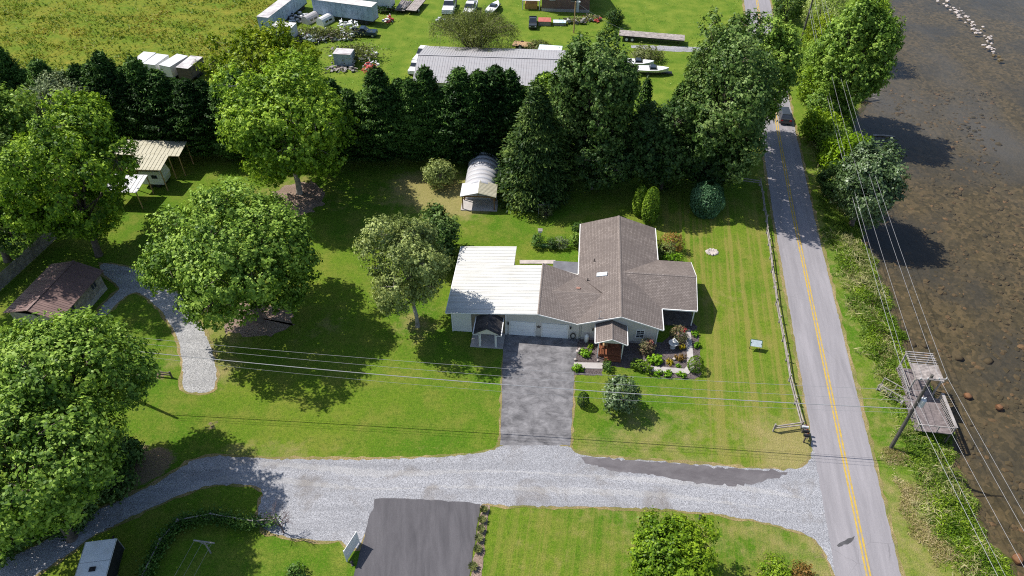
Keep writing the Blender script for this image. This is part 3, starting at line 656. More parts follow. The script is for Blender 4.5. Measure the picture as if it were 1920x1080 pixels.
for nm, (cx, cy), rx, ry in (('leaf_litter', (-30.75, 82.87), 4.0, 4.2), ('leaf_litter', (-29.95, 58.81), 4.2, 2.8)):
    sheet(nm, [(cx + rx * math.cos(a * 0.4) * (1 + 0.12 * math.sin(3 * a)), cy + ry * math.sin(a * 0.4)) for a in np.arange(0, 15.6, 1)], 0.0095 if cy > 43 else 0.021, LITTER, 0.32, 0.5, 1, seed=int(cx) + 90)

# ------------------------------------------------------------------ the main house
H0 = Vector((7.56, 55.44, 0)); HR = -R(5.5)
def shingle_material(name, a, b, c):
    n = NT(name); u = n.uv()
    br = n.new('ShaderNodeTexBrick'); n.link(u, br.inputs['Vector'])
    br.inputs['Color1'].default_value = a + (1,); br.inputs['Color2'].default_value = b + (1,); br.inputs['Mortar'].default_value = tuple(x * 0.45 for x in a) + (1,)
    br.inputs['Scale'].default_value = 1.0; br.inputs['Brick Width'].default_value = 0.30; br.inputs['Row Height'].default_value = 0.19
    br.inputs['Mortar Size'].default_value = 0.022; br.inputs['Bias'].default_value = 0.0
    col = n.mix(n.ramp(n.noise(n.mapping(u, (1.0, 0.35, 1)), 0.5, 6.0, 0.75), [(0.38, 0.0), (0.66, 0.85)]), br.outputs[0], c)
    col = n.mix(n.ramp(n.noise(u, 9.0, 3.0, 0.8), [(0.3, 0.35), (0.6, 0.0)]), col, tuple(x * 0.4 for x in a))
    n.principled(col, 0.95, n.bump(br.outputs['Fac'], -0.5, 0.02), 0, 0.1)
    return n.mat
SHINGLE = shingle_material('brown_shingle', (0.205, 0.170, 0.150), (0.300, 0.255, 0.230), (0.140, 0.117, 0.106))
SHINGLE_BLACK = shingle_material('black_shingle', (0.030, 0.030, 0.032), (0.065, 0.063, 0.065), (0.11, 0.10, 0.10))
def siding_material(name, c, row=0.13):
    n = NT(name); v = n.obj(); sp = n.new('ShaderNodeSeparateXYZ'); n.link(v, sp.inputs[0])
    saw = n.math('FRACT', n.math('DIVIDE', sp.outputs[2], row))
    col = n.mix(n.ramp(saw, [(0.0, 0.75), (0.14, 0.0)]), c, tuple(x * 0.55 for x in c))
    col = n.mix(n.ramp(n.noise(v, 0.8, 5.0, 0.65), [(0.45, 0.0), (0.75, 0.25)]), col, tuple(x * 0.7 for x in c))
    n.principled(col, 0.65, n.bump(saw, 0.6, 0.02), 0, 0.3)
    return n.mat
SIDING = siding_material('cream_siding', (0.60, 0.57, 0.52))
SIDING_W = siding_material('white_siding', (0.70, 0.69, 0.66), 0.2)
TRIM = simple('white_trim', (0.78, 0.77, 0.74), 0.6, 0.06, 2.0, stain=(0.55, 0.53, 0.48), stain_amt=0.3)
DOORW = simple('white_garage_panel', (0.74, 0.75, 0.76), 0.55, 0.05, 1.0)
def metal_roof_mat(name, c, st, amt=0.5, metal=0.0):
    n = NT(name); v = n.obj()
    col = n.mix(n.math('MULTIPLY', n.ramp(n.noise(n.mapping(v, (0.35, 2.5, 1)), 0.8, 6.0, 0.7, 0.3), [(0.46, 0.0), (0.66, 1.0)]), amt), c, st)
    col = n.mix(n.ramp(n.noise(v, 4.0, 4.0, 0.7), [(0.55, 0.0), (0.8, 0.25)]), col, tuple(x * 0.8 for x in st))
    n.principled(col, 0.5, n.bump(n.noise(v, 1.5, 2.0), 0.15, 0.03), metal, 0.3)
    return n.mat
METAL_CREAM = metal_roof_mat('cream_metal_roof', (0.57, 0.565, 0.53), (0.42, 0.40, 0.35), 0.65)
METAL_GREY = metal_roof_mat('grey_metal_roof', (0.37, 0.36, 0.365), (0.29, 0.265, 0.265), 0.6)
METAL_RED = metal_roof_mat('red_brown_metal_roof', (0.175, 0.110, 0.098), (0.27, 0.17, 0.15), 0.7)
METAL_TAN = metal_roof_mat('tan_metal_roof', (0.47, 0.44, 0.33), (0.32, 0.29, 0.19), 0.7)
METAL_WHITE = metal_roof_mat('white_metal_roof', (0.60, 0.60, 0.60), (0.46, 0.44, 0.42), 0.6)
GLASS = simple('dark_window_glass', (0.03, 0.035, 0.045), 0.08, 0.2, 1.0, spec=0.8)
BRICK_TAN = NT('tan_brick'); _v = BRICK_TAN.obj(); _b = BRICK_TAN.new('ShaderNodeTexBrick')
BRICK_TAN.link(BRICK_TAN.mapping(_v, (1, 1, 1), (R(90), 0, 0)), _b.inputs['Vector'])
for _k, _c in (('Color1', (0.25, 0.19, 0.12, 1)), ('Color2', (0.17, 0.13, 0.09, 1)), ('Mortar', (0.36, 0.32, 0.26, 1))): _b.inputs[_k].default_value = _c
_b.inputs['Scale'].default_value = 1.0; _b.inputs['Brick Width'].default_value = 0.24; _b.inputs['Row Height'].default_value = 0.09; _b.inputs['Mortar Size'].default_value = 0.012
BRICK_TAN.principled(_b.outputs[0], 0.9); BRICK_TAN = BRICK_TAN.mat
DECKRED = simple('red_brown_deck_stain', (0.24, 0.085, 0.040), 0.7, 0.25, 3.0)
WOOD_TAN = simple('tan_wood', (0.42, 0.27, 0.14), 0.7, 0.2, 3.0)
WOOD_GREY = simple('weathered_grey_wood', (0.33, 0.29, 0.265), 0.9, 0.35, 2.0, 0.4, 25.0, stain=(0.16, 0.135, 0.125), sscale=1.6)
WOOD_PALE = simple('pale_grey_wood', (0.29, 0.265, 0.25), 0.9, 0.3, 2.0, 0.4, 25.0)
WOOD_DECK = simple('dark_weathered_deck_board', (0.185, 0.155, 0.150), 0.9, 0.4, 2.5, 0.4, 25.0, stain=(0.10, 0.08, 0.08), sscale=2.2)
WOOD_DARK = simple('dark_old_wood', (0.12, 0.10, 0.085), 0.9, 0.35, 2.0, 0.4, 20.0)
STEEL = simple('galvanised_steel', (0.46, 0.46, 0.47), 0.45, 0.12, 2.0, metallic=0.6)
BLACK = simple('black_paint', (0.018, 0.018, 0.02), 0.5, 0.2)
RUBBER = simple('black_rubber', (0.03, 0.03, 0.03), 0.8, 0.2)
GREY_ROOF = simple('grey_membrane', (0.155, 0.155, 0.170), 0.85, 0.2, 1.0)

house = thing('house', 'single storey house with brown shingle cross gables, cream siding and attached two-door garage', 'house', H0, HR)
def hroof(name, polys, mat, eave, t=0.12, parent=house):
    m = MB()
    for p in polys: m.slab(p, t)
    o = m.build(name, mat, parent); planar_uv(o, eave); return o
XL, XR, XM = -0.35, 9.27, 4.46; ZE, ZR = 2.8, 4.45
def zmain(x): return ZR - abs(x - XM) * (ZR - ZE) / (XR - XM)
# main gable, with the valleys of the side gables left open
rl = hroof('roof', [[(XM, -0.05, ZR), (XM, 18.25, ZR), (XL, 18.25, ZE), (XL, 8.15, ZE), (2.5, 4.25, zmain(2.5)), (XL, -0.02, ZE)]], SHINGLE, (0, 1, 0)); tag(rl, 'lit left slope of the main brown shingle roof')
XV = XM + 0.15 / ((ZR - ZE) / (XR - XM))
rr_ = hroof('roof', [[(XM, -0.05, ZR), (XR, -0.05, ZE), (XR, 3.4, ZE), (XV, 7.62, 4.3), (XR, 11.88, ZE), (XR, 18.25, ZE), (XM, 18.25, ZR)]], SHINGLE, (0, 1, 0)); tag(rr_, 'right slope of the main brown shingle roof')
rp = hroof('porch_roof', [[(XV, 7.62, 4.3), (13.28, 7.62, 4.3), (13.28, 11.88, ZE), (XR, 11.88, ZE)], [(XV, 7.62, 4.3), (XR, 3.4, ZE), (13.28, 3.4, ZE), (13.28, 7.62, 4.3)]], SHINGLE, (1, 0, 0)); tag(rp, 'shingle gable over the side porch')
XG, ZG, ZL = -4.65, 3.9, 3.1
def zgar(x): return ZG - (x - XG) * (ZG - ZE) / (XL - XG)
rg = hroof('garage_roof', [[(XG, 0.02, ZG), (XL, 0.02, ZE), (-3.34, 4.25, zgar(-3.34)), (XL, 8.15, ZE), (XG, 8.65, ZG)]], SHINGLE, (0, 1, 0)); tag(rg, 'brown shingle garage slope facing the main roof')
za = 3.57
cr = hroof('saddle_roof', [[(-3.34, 4.25, za), (2.5, 4.25, za + 0.02), (XL, 8.15, ZE)], [(-3.34, 4.25, za), (XL, 0.0, ZE), (2.5, 4.25, za + 0.02)]], SHINGLE, (1, 0, 0)); tag(cr, 'diamond shaped shingle saddle between garage and main roof')
# ridge caps
def ridge(a, b, w=0.17):
    m = MB(); a = Vector(a); b = Vector(b); d = (b - a).normalized(); sd = Vector((d.y, -d.x, 0)).normalized() * w
    m.add([a - sd + Vector((0, 0, -0.045)), a + Vector((0, 0, 0.035)), a + sd + Vector((0, 0, -0.045)), b - sd + Vector((0, 0, -0.045)), b + Vector((0, 0, 0.035)), b + sd + Vector((0, 0, -0.045))], [(0, 1, 4, 3), (1, 2, 5, 4), (0, 3, 5, 2), (0, 2, 1), (3, 4, 5)])
    o = m.build('ridge_cap', RIDGE, house); planar_uv(o, tuple(d)); return o
RIDGE = shingle_material('ridge_shingle', (0.25, 0.21, 0.185), (0.34, 0.29, 0.26), (0.18, 0.15, 0.135))
ridge((XM, -0.06, ZR + 0.02), (XM, 18.26, ZR + 0.02)); ridge((XV, 7.62, 4.32), (13.29, 7.62, 4.32)); ridge((-3.3, 4.25, za + 0.02), (2.45, 4.25, za + 0.04)); ridge((XG, 0.0, ZG + 0.03), (XG, 8.66, ZG + 0.03), 0.14)
# cream metal roof, panel by panel
def zmet(x): return ZL + (x + 15.1) * (ZG - ZL) / (XG + 15.1)
k = 0; y = 0.05; pw = 0.548
while y < 11.8:
    y1 = min(y + pw, 11.85); x1 = XG - 0.02 if y1 <= 8.66 else -8.15
    m = MB(); m.slab([(-15.1, y + 0.004, zmet(-15.1)), (x1, y + 0.004, zmet(x1)), (x1, y1 - 0.004, zmet(x1)), (-15.1, y1 - 0.004, zmet(-15.1))], 0.05)
    m.bar((-15.1, y + 0.03, zmet(-15.1) + 0.004), (x1, y + 0.03, zmet(x1) + 0.004), 0.035, 0.035)
    m.build('roof_panel', METAL_CREAM, house); y += pw
# fascias and gutters
def fascia(a, b, h=0.17, w=0.06, name='fascia'):
    return MB().bar((a[0], a[1], a[2] - h * 0.45), (b[0], b[1], b[2] - h * 0.45), w, h).build(name, TRIM, house)
fascia((XL + 0.02, -0.10, ZE), (XM, -0.10, ZR), 0.14); fascia((XM, -0.10, ZR), (XR, -0.10, ZE), 0.14)
fascia((XR + 0.05, -0.05, ZE), (XR + 0.05, 3.33, ZE), 0.16, 0.10, 'gutter'); fascia((XR + 0.05, 11.95, ZE), (XR + 0.05, 18.2, ZE), 0.16, 0.10, 'gutter')
fascia((XR + 0.1, 3.33, ZE), (13.3, 3.33, ZE), 0.16, 0.10, 'gutter'); fascia((XL - 0.05, 8.3, ZE), (XL - 0.05, 18.2, ZE), 0.16, 0.10, 'gutter')
fascia((13.33, 3.4, ZE), (13.33, 7.62, 4.3), 0.12); fascia((13.33, 7.62, 4.3), (13.33, 11.88, ZE), 0.12)
fascia((XG, -0.03, ZG - 0.02), (XL, -0.03, ZE - 0.02), 0.13); fascia((-15.1, 0.0, ZL), (XG, 0.0, ZG), 0.12); fascia((-15.15, 0.05, ZL), (-15.15, 11.8, ZL), 0.14, 0.09, 'gutter')
# walls
def wall(poly_xz, y, t=0.2, mat=SIDING, name='wall'):
    m = MB(); n = len(poly_xz); m.add([(x, y, z) for x, z in poly_xz] + [(x, y + t, z) for x, z in poly_xz], [tuple(range(n)), tuple(reversed(range(n, 2 * n)))] + [(i, i + n, (i + 1) % n + n, (i + 1) % n) for i in range(n)])
    return m.build(name, mat, house)
def wall_y(x, y0, y1, z0a, z0b=None, t=0.2, mat=SIDING):
    m = MB(); zb = z0a if z0b is None else z0b
    m.hexa([(x, y0, 0), (x + t, y0, 0), (x + t, y1, 0), (x, y1, 0)], [(x, y0, z0a), (x + t, y0, z0a), (x + t, y1, zb), (x, y1, zb)]); return m.build('wall', mat, house)
YF = 0.34
wall([(0.30, 0), (8.8, 0), (8.8, zmain(8.8) - 0.14), (XM, ZR - 0.14), (0.30, zmain(0.3) - 0.14)], YF)
wall([(-8.30, 0), (0.02, 0), (0.02, ZE - 0.14), (XL, ZE - 0.14), (XG, ZG - 0.16), (-8.30, zmet(-8.3) - 0.08)], YF - 0.06)
wall([(0.04, 0), (0.28, 0), (0.28, ZE - 0.12), (0.04, ZE - 0.12)], YF + 0.12)
wall([(-12.26, 0), (-8.32, 0), (-8.32, zmet(-8.3) - 0.08), (-12.26, zmet(-12.26) - 0.08)], YF + 0.02, 0.2, BRICK_TAN)
wall([(-14.5, 0), (-12.28, 0), (-12.28, zmet(-12.28) - 0.08), (-14.5, zmet(-14.5) - 0.08)], YF - 0.10, 0.2, SIDING_W)
wall([(-14.5, 0), (-8.5, 0), (-8.5, zmet(-8.5) - 0.08), (-14.5, zmet(-14.5) - 0.08)], 11.4)
wall([(-8.3, 0), (-0.3, 0), (-0.3, 2.6), (XG, 3.7), (-8.3, 3.4)], 8.35)
wall([(0.05, 0), (8.8, 0), (8.8, zmain(8.8) - 0.14), (XM, ZR - 0.14), (0.05, zmain(0.05) - 0.14)], 17.8)
wall_y(-14.52, 0.46, 11.38, ZL - 0.03); wall_y(-8.5, 8.6, 11.38, zmet(-8.4) - 0.09); wall_y(-0.02, 8.6, 17.78, zmain(0) - 0.14); wall_y(8.6, 0.56, 17.78, zmain(8.8) - 0.14)
MB().box(-8.38, -8.24, 0.18, 0.27, 0, zmet(-8.3) - 0.1).build('corner_trim', TRIM, house)
MB().box(8.72, 8.84, 0.26, 0.335, 0, zmain(8.8) - 0.16).build('corner_trim', TRIM, house)
MB().box(-14.56, -14.44, 0.15, 0.235, 0, zmet(-14.5) - 0.1).build('corner_trim', TRIM, house)
MB().box(-8.2, 0.0, 0.265, 0.277, 0.0, 0.16).build('foundation', CONCRETE, house)
MB().box(0.32, 8.7, 0.30, 0.337, 0.0, 0.34).build('foundation', CONCRETE, house)
for (x0, x1) in ((-7.82, -5.03), (-4.12, -1.30)):
    d = MB().box(x0, x1, 0.245, 0.278, 0.02, 2.12).build('garage_door', DOORW, house)
    for q in range(4):
        z0 = 0.05 + q * 0.52
        MB().box(x0 + 0.03, x1 - 0.03, 0.222, 0.243, z0, z0 + 0.495).build('panel', DOORW, d)
    MB().box((x0 + x1) / 2 - 0.06, (x0 + x1) / 2 + 0.06, 0.195, 0.220, 0.83, 0.88).build('handle', STEEL, d)
    m = MB(); m.box(x0 - 0.13, x0 - 0.004, 0.21, 0.276, 0, 2.25); m.box(x1 + 0.004, x1 + 0.13, 0.21, 0.276, 0, 2.25); m.box(x0 - 0.004, x1 + 0.004, 0.21, 0.276, 2.125, 2.25)
    m.build('frame', TRIM, d)
for x in (-8.05, -0.95, 1.55):
    m = MB(); m.lathe([(0.03, 1.75), (0.09, 1.8), (0.08, 2.05), (0.02, 2.12)], 8, (x, 0.12)); m.bar((x, 0.28, 2.0), (x, 0.13, 2.0), 0.05, 0.05)
    m.build('wall_lantern', BLACK, house)
m = MB()
for a in range(5):
    t0 = a * 2 * math.pi / 5 + math.pi / 2; m.add([(-4.57, 0.255, 1.62), (-4.57 + 0.13 * math.cos(t0 - 0.63), 0.24, 1.62 + 0.13 * math.sin(t0 - 0.63)), (-4.57 + 0.32 * math.cos(t0), 0.24, 1.62 + 0.32 * math.sin(t0)), (-4.57 + 0.13 * math.cos(t0 + 0.63), 0.24, 1.62 + 0.13 * math.sin(t0 + 0.63)), (-4.57, 0.20, 1.62)], [(0, 1, 2, 3), (4, 2, 1), (4, 3, 2), (0, 4, 1), (0, 3, 4)])
m.build('star_ornament', WOOD_DARK, house)
def window(x0, x1, z0, z1, y, cols=2, rows=2, parent=house):
    w = MB().box(x0, x1, y - 0.03, y - 0.004, z0, z1).build('window', GLASS, parent)
    m = MB(); f = 0.09
    m.box(x0 - f, x0, y - 0.07, y - 0.003, z0 - f, z1 + f); m.box(x1, x1 + f, y - 0.07, y - 0.003, z0 - f, z1 + f); m.box(x0, x1, y - 0.07, y - 0.003, z1, z1 + f); m.box(x0, x1, y - 0.08, y - 0.003, z0 - f, z0)
    m.box(x0, x1, y - 0.06, y - 0.031, (z0 + z1) / 2 - 0.035, (z0 + z1) / 2 + 0.035)
    m.build('frame', TRIM, w)
    m = MB()
    for c in range(1, cols): xx = x0 + (x1 - x0) * c / cols; m.box(xx - 0.015, xx + 0.015, y - 0.05, y - 0.031, z0, z1)
    for zz in (z0 + (z1 - z0) * 0.25, z0 + (z1 - z0) * 0.75): m.box(x0, x1, y - 0.048, y - 0.032, zz - 0.015, zz + 0.015)
    m.build('muntin', TRIM, w)
window(6.48, 7.28, 0.98, 2.08, YF, 2, 2)
# skylight, roof vents, aerial
m = MB(); q = lambda x, y, h: (x, y, zmain(x) + h)
m.hexa([q(1.75, 7.25, 0.0), q(2.95, 7.1, 0.0), q(2.98, 7.7, 0.0), q(1.78, 7.85, 0.0)], [q(1.75, 7.25, 0.12), q(2.95, 7.1, 0.12), q(2.98, 7.7, 0.12), q(1.78, 7.85, 0.12)])
m.build('skylight', simple('skylight_acrylic', (0.62, 0.66, 0.68), 0.25, 0.05), house)
for (x, y) in ((1.45, 10.2), (0.75, 6.9)):
    MB().lathe([(0.11, zmain(x) - 0.05), (0.06, zmain(x) + 0.1), (0.05, zmain(x) + 0.36), (0.05, zmain(x) + 0.38)], 8, (x, y)).build('vent_pipe', BLACK, house)
MB().box(-0.55, -0.1, 5.0, 5.32, 3.15, 3.52).build('roof_vent', simple('rusty_vent', (0.30, 0.16, 0.12), 0.8), house)
m = MB(); zb = zmain(2.1) + 0.0
m.tube([(2.1, 0.25, zb), (2.1, 0.25, zb + 1.15)], 0.028, 6); m.tube([(1.95, 0.25, zb - 0.0), (3.25, 0.22, zb + 0.32)], 0.022, 5); m.tube([(2.1, 0.25, zb + 1.1), (2.35, 0.25, zb + 1.1)], 0.02, 5)
m.build('aerial', STEEL, house)
# back patio cover between garage and main roof
MB().slab([(-3.5, 8.70, 2.42), (-0.42, 8.70, 2.42), (-0.42, 11.05, 2.36), (-3.5, 11.05, 2.36)], 0.08).build('patio_cover', GREY_ROOF, house)
for x in (-3.42, -0.55): MB().box(x - 0.05, x + 0.05, 10.9, 11.0, 0, 2.28).build('patio_post', TRIM, house)
# side porch posts, floor and rail
for (x, y) in ((13.05, 3.62), (13.05, 7.6), (13.05, 11.6)): MB().box(x - 0.06, x + 0.06, y - 0.06, y + 0.06, 0.16, ZE - 0.02).build('porch_post', TRIM, house)
MB().box(8.9, 13.2, 3.5, 11.8, 0.03, 0.15).build('porch_floor', WOOD_DARK, house)
MB().box(12.98, 13.12, 3.72, 7.5, 0.85, 0.93).build('porch_rail', WOOD_DARK, house)
# front porch: shingle gable over a red-brown deck with steps and railings
px0, px1, pxm, pz0, pz1, py0, py1 = 1.80, 5.27, 3.55, 2.70, 3.46, -2.62, 0.30
fr_ = hroof('front_porch_roof', [[(pxm, py0, pz1), (pxm, py1, pz1), (px0, py1, pz0), (px0, py0, pz0)], [(pxm, py0, pz1), (px1, py0, pz0), (px1, py1, pz0), (pxm, py1, pz1)]], SHINGLE, (0, 1, 0), 0.09); tag(fr_, 'small brown shingle gable over the front steps')
ridge((pxm, py0 - 0.01, pz1 + 0.02), (pxm, py1, pz1 + 0.02), 0.13)
wall([(px0 + 0.2, pz0 - 0.05), (px1 - 0.2, pz0 - 0.05), (px1 - 0.2, pz0 - 0.0), (pxm, pz1 - 0.13), (px0 + 0.2, pz0 - 0.0)], py0 + 0.16, 0.06, SIDING, 'gable')
fascia((px0, py0 - 0.04, pz0), (pxm, py0 - 0.04, pz1), 0.11); fascia((pxm, py0 - 0.04, pz1), (px1, py0 - 0.04, pz0), 0.11)
fascia((px0 - 0.05, py0, pz0), (px0 - 0.05, py1 - 0.05, pz0), 0.12, 0.09, 'gutter'); fascia((px1 + 0.05, py0, pz0), (px1 + 0.05, py1 - 0.05, pz0), 0.12, 0.09, 'gutter')
for x in (2.2, 4.85): MB().box(x - 0.06, x + 0.06, -2.35, -2.23, 0.0, pz0 - 0.02).build('porch_post', TRIM, house)
y = -2.2; k = 0
while y < 0.28:
    MB().box(2.3, 4.8, y, y + 0.132, 0.42, 0.46).build('porch_board', DECKRED, house); y += 0.14
MB().box(2.32, 4.78, -2.16, 0.26, 0.06, 0.415).build('porch_base', DECKRED, house)
for q_ in range(2): MB().box(2.95, 4.75, -2.52 - 0.3 * q_, -2.215 - 0.3 * q_, 0.05, 0.30 - 0.13 * q_).build('porch_step', DECKRED, house)
for (a, b) in (((2.36, -2.12, 0.5), (2.36, 0.2, 0.5)), ((2.4, -2.12, 0.5), (3.0, -2.12, 0.5))):
    m = MB(); A = Vector(a); B = Vector(b); L_ = (B - A).length; kk = int(L_ / 0.16)
    for j in range(kk + 1): p_ = A.lerp(B, j / kk); m.box(p_.x - 0.02, p_.x + 0.02, p_.y - 0.02, p_.y + 0.02, 0.46, 1.3)
    m.bar(A + Vector((0, 0, 0.84)), B + Vector((0, 0, 0.84)), 0.10, 0.05); m.build('railing', DECKRED, house)
for x in (2.98, 4.72): MB().bar((x, -2.15, 1.3), (x, -2.95, 0.95), 0.07, 0.05).bar((x, -2.95, 0.05), (x, -2.95, 0.97), 0.07, 0.07).build('handrail', DECKRED, house)
# black shingle canopy over the side entrance, on white posts with bent downspouts
ax0, ax1, axm, az0, az1, ay0, ay1 = -11.66, -8.62, -10.14, 2.55, 3.45, -2.35, 0.34
ca = hroof('canopy_roof', [[(axm, ay0, az1), (axm, ay1, az1), (ax0, ay1, az0), (ax0, ay0, az0)], [(axm, ay0, az1), (ax1, ay0, az0), (ax1, ay1, az0), (axm, ay1, az1)]], SHINGLE_BLACK, (0, 1, 0), 0.09); tag(ca, 'steep black shingle canopy over the side entrance')
wall([(ax0 + 0.15, az0 - 0.03), (ax1 - 0.15, az0 - 0.03), (axm, az1 - 0.14)], ay0 + 0.06, 0.06, SIDING, 'gable')
for s_ in (-1, 1):
    xe = axm + s_ * 1.58; xp = axm + s_ * 0.96
    MB().bar((xe, ay0, az0 - 0.05), (xe, ay1 - 0.02, az0 - 0.05), 0.10, 0.11).build('gutter', TRIM, house)
    MB().tube([(xe, ay0 + 0.05, az0 - 0.08), (xe, ay0 + 0.08, az0 - 0.28), (xp + s_ * 0.12, ay0 + 0.28, az0 - 0.42), (xp, ay0 + 0.32, az0 - 0.55), (xp, ay0 + 0.32, 0.15)], 0.055, 6).build('downspout', TRIM, house)
    MB().box(xp - 0.05 - s_ * 0.12, xp + 0.05 - s_ * 0.12, ay0 + 0.36, ay0 + 0.46, 0.14, az0 - 0.06).build('canopy_post', TRIM, house)
MB().box(-12.15, -8.42, -2.1, 0.33, 0.03, 0.14).build('entrance_slab', CONCRETE, house)
MB().box(-9.75, -8.95, 0.30, 0.356, 0.14, 2.15).build('door', simple('dark_green_door', (0.05, 0.06, 0.06), 0.5), house)

# ------------------------------------------------------------------ small buildings
def gable_shed(): pass
def at(root, x, y, z): return (x, y, z)
BROWNPOST = simple('brown_stained_post', (0.20, 0.095, 0.035), 0.7, 0.2)
VAULT = metal_roof_mat('white_corrugated_vault', (0.50, 0.50, 0.52), (0.36, 0.34, 0.34), 0.7)
sh = thing('quonset_shed', 'white barrel vaulted metal shed with a small gabled porch on brown posts', 'shed', (-4.55, 82.8, 0), R(-3))
W2, HV = 2.35, 3.0
prof = [(-W2, 0.0), (-W2, 0.9)] + [(-W2 * math.cos(a), 0.9 + (HV - 0.9) * math.sin(a)) for a in np.linspace(0.12, math.pi - 0.12, 13)] + [(W2, 0.9), (W2, 0.0)]
for j in range(8):
    y0 = j * 1.05; m = MB(); n_ = len(prof); g1 = 1.005 if j % 2 else 1.0
    V_ = [(x * g1, y, z * g1) for y in (y0, y0 + 1.045) for x, z in prof]
    m.add(V_, [(i, i + 1, i + 1 + n_, i + n_) for i in range(n_ - 1)] + [tuple(range(n_)), tuple(reversed(range(n_, 2 * n_)))])
    m.build('vault_panel', VAULT, sh, True)
MB().box(-0.9, 0.9, -0.06, -0.02, 0.05, 2.1).build('door', simple('grey_door', (0.42, 0.42, 0.41), 0.6), sh)
MB().slab([(0, -2.6, 3.02), (0, 0.5, 3.02), (-2.5, 0.5, 2.35), (-2.5, -2.6, 2.35)], 0.07).build('porch_roof', METAL_WHITE, sh)
tag(MB().slab([(0.01, -2.6, 3.02), (2.5, -2.6, 2.35), (2.5, 0.5, 2.35), (0.01, 0.5, 3.02)], 0.07).build('porch_roof', METAL_TAN, sh), 'tan ribbed half of the porch roof')
m = MB()
for y in np.arange(-2.45, 0.5, 0.3): m.bar((0.05, y, 3.03), (2.48, y, 2.375), 0.04, 0.04)
m.build('rib', METAL_TAN, sh)
for x in (-2.2, 2.2):
    for y in (-2.4, -0.3): MB().box(x - 0.07, x + 0.07, y - 0.07, y + 0.07, 0, 2.33).build('post', BROWNPOST, sh)
MB().bar((-2.35, -2.45, 2.28), (2.35, -2.45, 2.28), 0.08, 0.16).build('beam', BROWNPOST, sh)
m = MB(); m.bar((-2.2, -2.4, 1.7), (-1.6, -2.4, 2.25), 0.07, 0.07); m.bar((2.2, -2.4, 1.7), (1.6, -2.4, 2.25), 0.07, 0.07); m.bar((0, -2.45, 2.3), (0, -2.45, 2.95), 0.08, 0.08); m.build('brace', BROWNPOST, sh)
MB().box(-2.5, 2.6, -2.7, -0.08, 0.02, 0.10).build('slab', CONCRETE, sh)

# long grey metal shed behind the hedge
ls = thing('metal_shed', 'long shed with ribbed grey metal gable roof behind the cypress hedge', 'shed', (-17.0, 113.0, 0), R(-4.0))
Lx, Dy = 26.5, 14.0; ze_, zr_ = 3.0, 4.6
for j in range(29):
    x0 = j * Lx / 29 + 0.005; x1 = (j + 1) * Lx / 29 - 0.005
    for (ya, yb) in ((-0.4, 6.6), (13.8, 6.6)):
        m = MB(); m.slab([(x0, ya, ze_), (x1, ya, ze_), (x1, yb, zr_), (x0, yb, zr_)], 0.05)
        for xx in (x0 + 0.05, (x0 + x1) / 2): m.bar((xx, ya, ze_ + 0.008), (xx, yb, zr_ + 0.008), 0.045, 0.045)
        m.build('roof_panel', METAL_GREY, ls)
MB().bar((-0.02, 6.6, zr_ + 0.05), (Lx + 0.02, 6.6, zr_ + 0.05), 0.30, 0.05).build('ridge_cap', METAL_GREY, ls)
m = MB(); m.box(0.3, Lx - 0.3, 0.0, 0.15, 0, ze_ - 0.1); m.box(0.3, Lx - 0.3, 13.3, 13.45, 0, ze_ - 0.1)
for x in (0.3, Lx - 0.45): m.add([(x, 0.2, 0), (x, 13.25, 0), (x, 13.25, ze_ - 0.1), (x, 6.6, zr_ - 0.12), (x, 0.2, ze_ - 0.1), (x + 0.15, 0.2, 0), (x + 0.15, 13.25, 0), (x + 0.15, 13.25, ze_ - 0.1), (x + 0.15, 6.6, zr_ - 0.12), (x + 0.15, 0.2, ze_ - 0.1)], [(0, 1, 2, 3, 4), (9, 8, 7, 6, 5), (0, 5, 6, 1), (1, 6, 7, 2), (2, 7, 8, 3), (3, 8, 9, 4), (4, 9, 5, 0)])
m.build('wall', METAL_WHITE, ls)

# red-brown roofed shed on the left
rs = thing('brown_shed', 'old plank shed with a red-brown ribbed metal roof beside the gravel path', 'shed', (-50.0, 64.1, 0), R(-10.0))
# local: +x to the right (long wall faces +x), building runs toward -y
for j in range(14):
    y1 = 0.5 - j * 0.62; y0 = y1 - 0.61
    for (xa, xb) in ((0.45, -3.1), (-6.6, -3.1)):
        m = MB(); m.slab([(xa, y0, 2.75), (xa, y1, 2.75), (xb, y1, 3.75), (xb, y0, 3.75)], 0.05)
        for yy in (y0 + 0.06, (y0 + y1) / 2): m.bar((xa, yy, 2.77), (xb, yy, 3.77), 0.05, 0.05)
        m.build('roof_panel', METAL_RED, rs)
MB().bar((-3.1, 0.5, 3.79), (-3.1, -8.2, 3.79), 0.3, 0.05).build('ridge_cap', METAL_RED, rs)
y = 0.1; j = 0
while y > -7.8:
    w_ = 0.26; MB().box(-0.04 + 0.012 * (j % 2), 0.0 + 0.012 * (j % 2), y - w_ + 0.012, y, 0.7, 2.72).build('plank', WOOD_GREY, rs); y -= w_; j += 1
m = MB(); m.box(-6.1, -0.06, 0.0, 0.08, 0, 2.72); m.add([(-6.1, 0.0, 2.72), (-0.06, 0.0, 2.72), (-3.1, 0.0, 3.66), (-6.1, 0.08, 2.72), (-0.06, 0.08, 2.72), (-3.1, 0.08, 3.66)], [(0, 1, 2), (5, 4, 3), (0, 3, 4, 1), (1, 4, 5, 2), (2, 5, 3, 0)])
m.box(-6.1, -0.06, -7.8, -7.72, 0, 2.7); m.box(-6.1, -6.02, -7.7, -0.02, 0, 2.68); m.box(-0.16, -0.06, -7.7, -0.02, 0, 2.7)
m.build('wall', WOOD_GREY, rs)
MB().box(-0.05, 0.06, -7.8, 0.1, 0.02, 0.69).build('foundation', CONCRETE, rs)
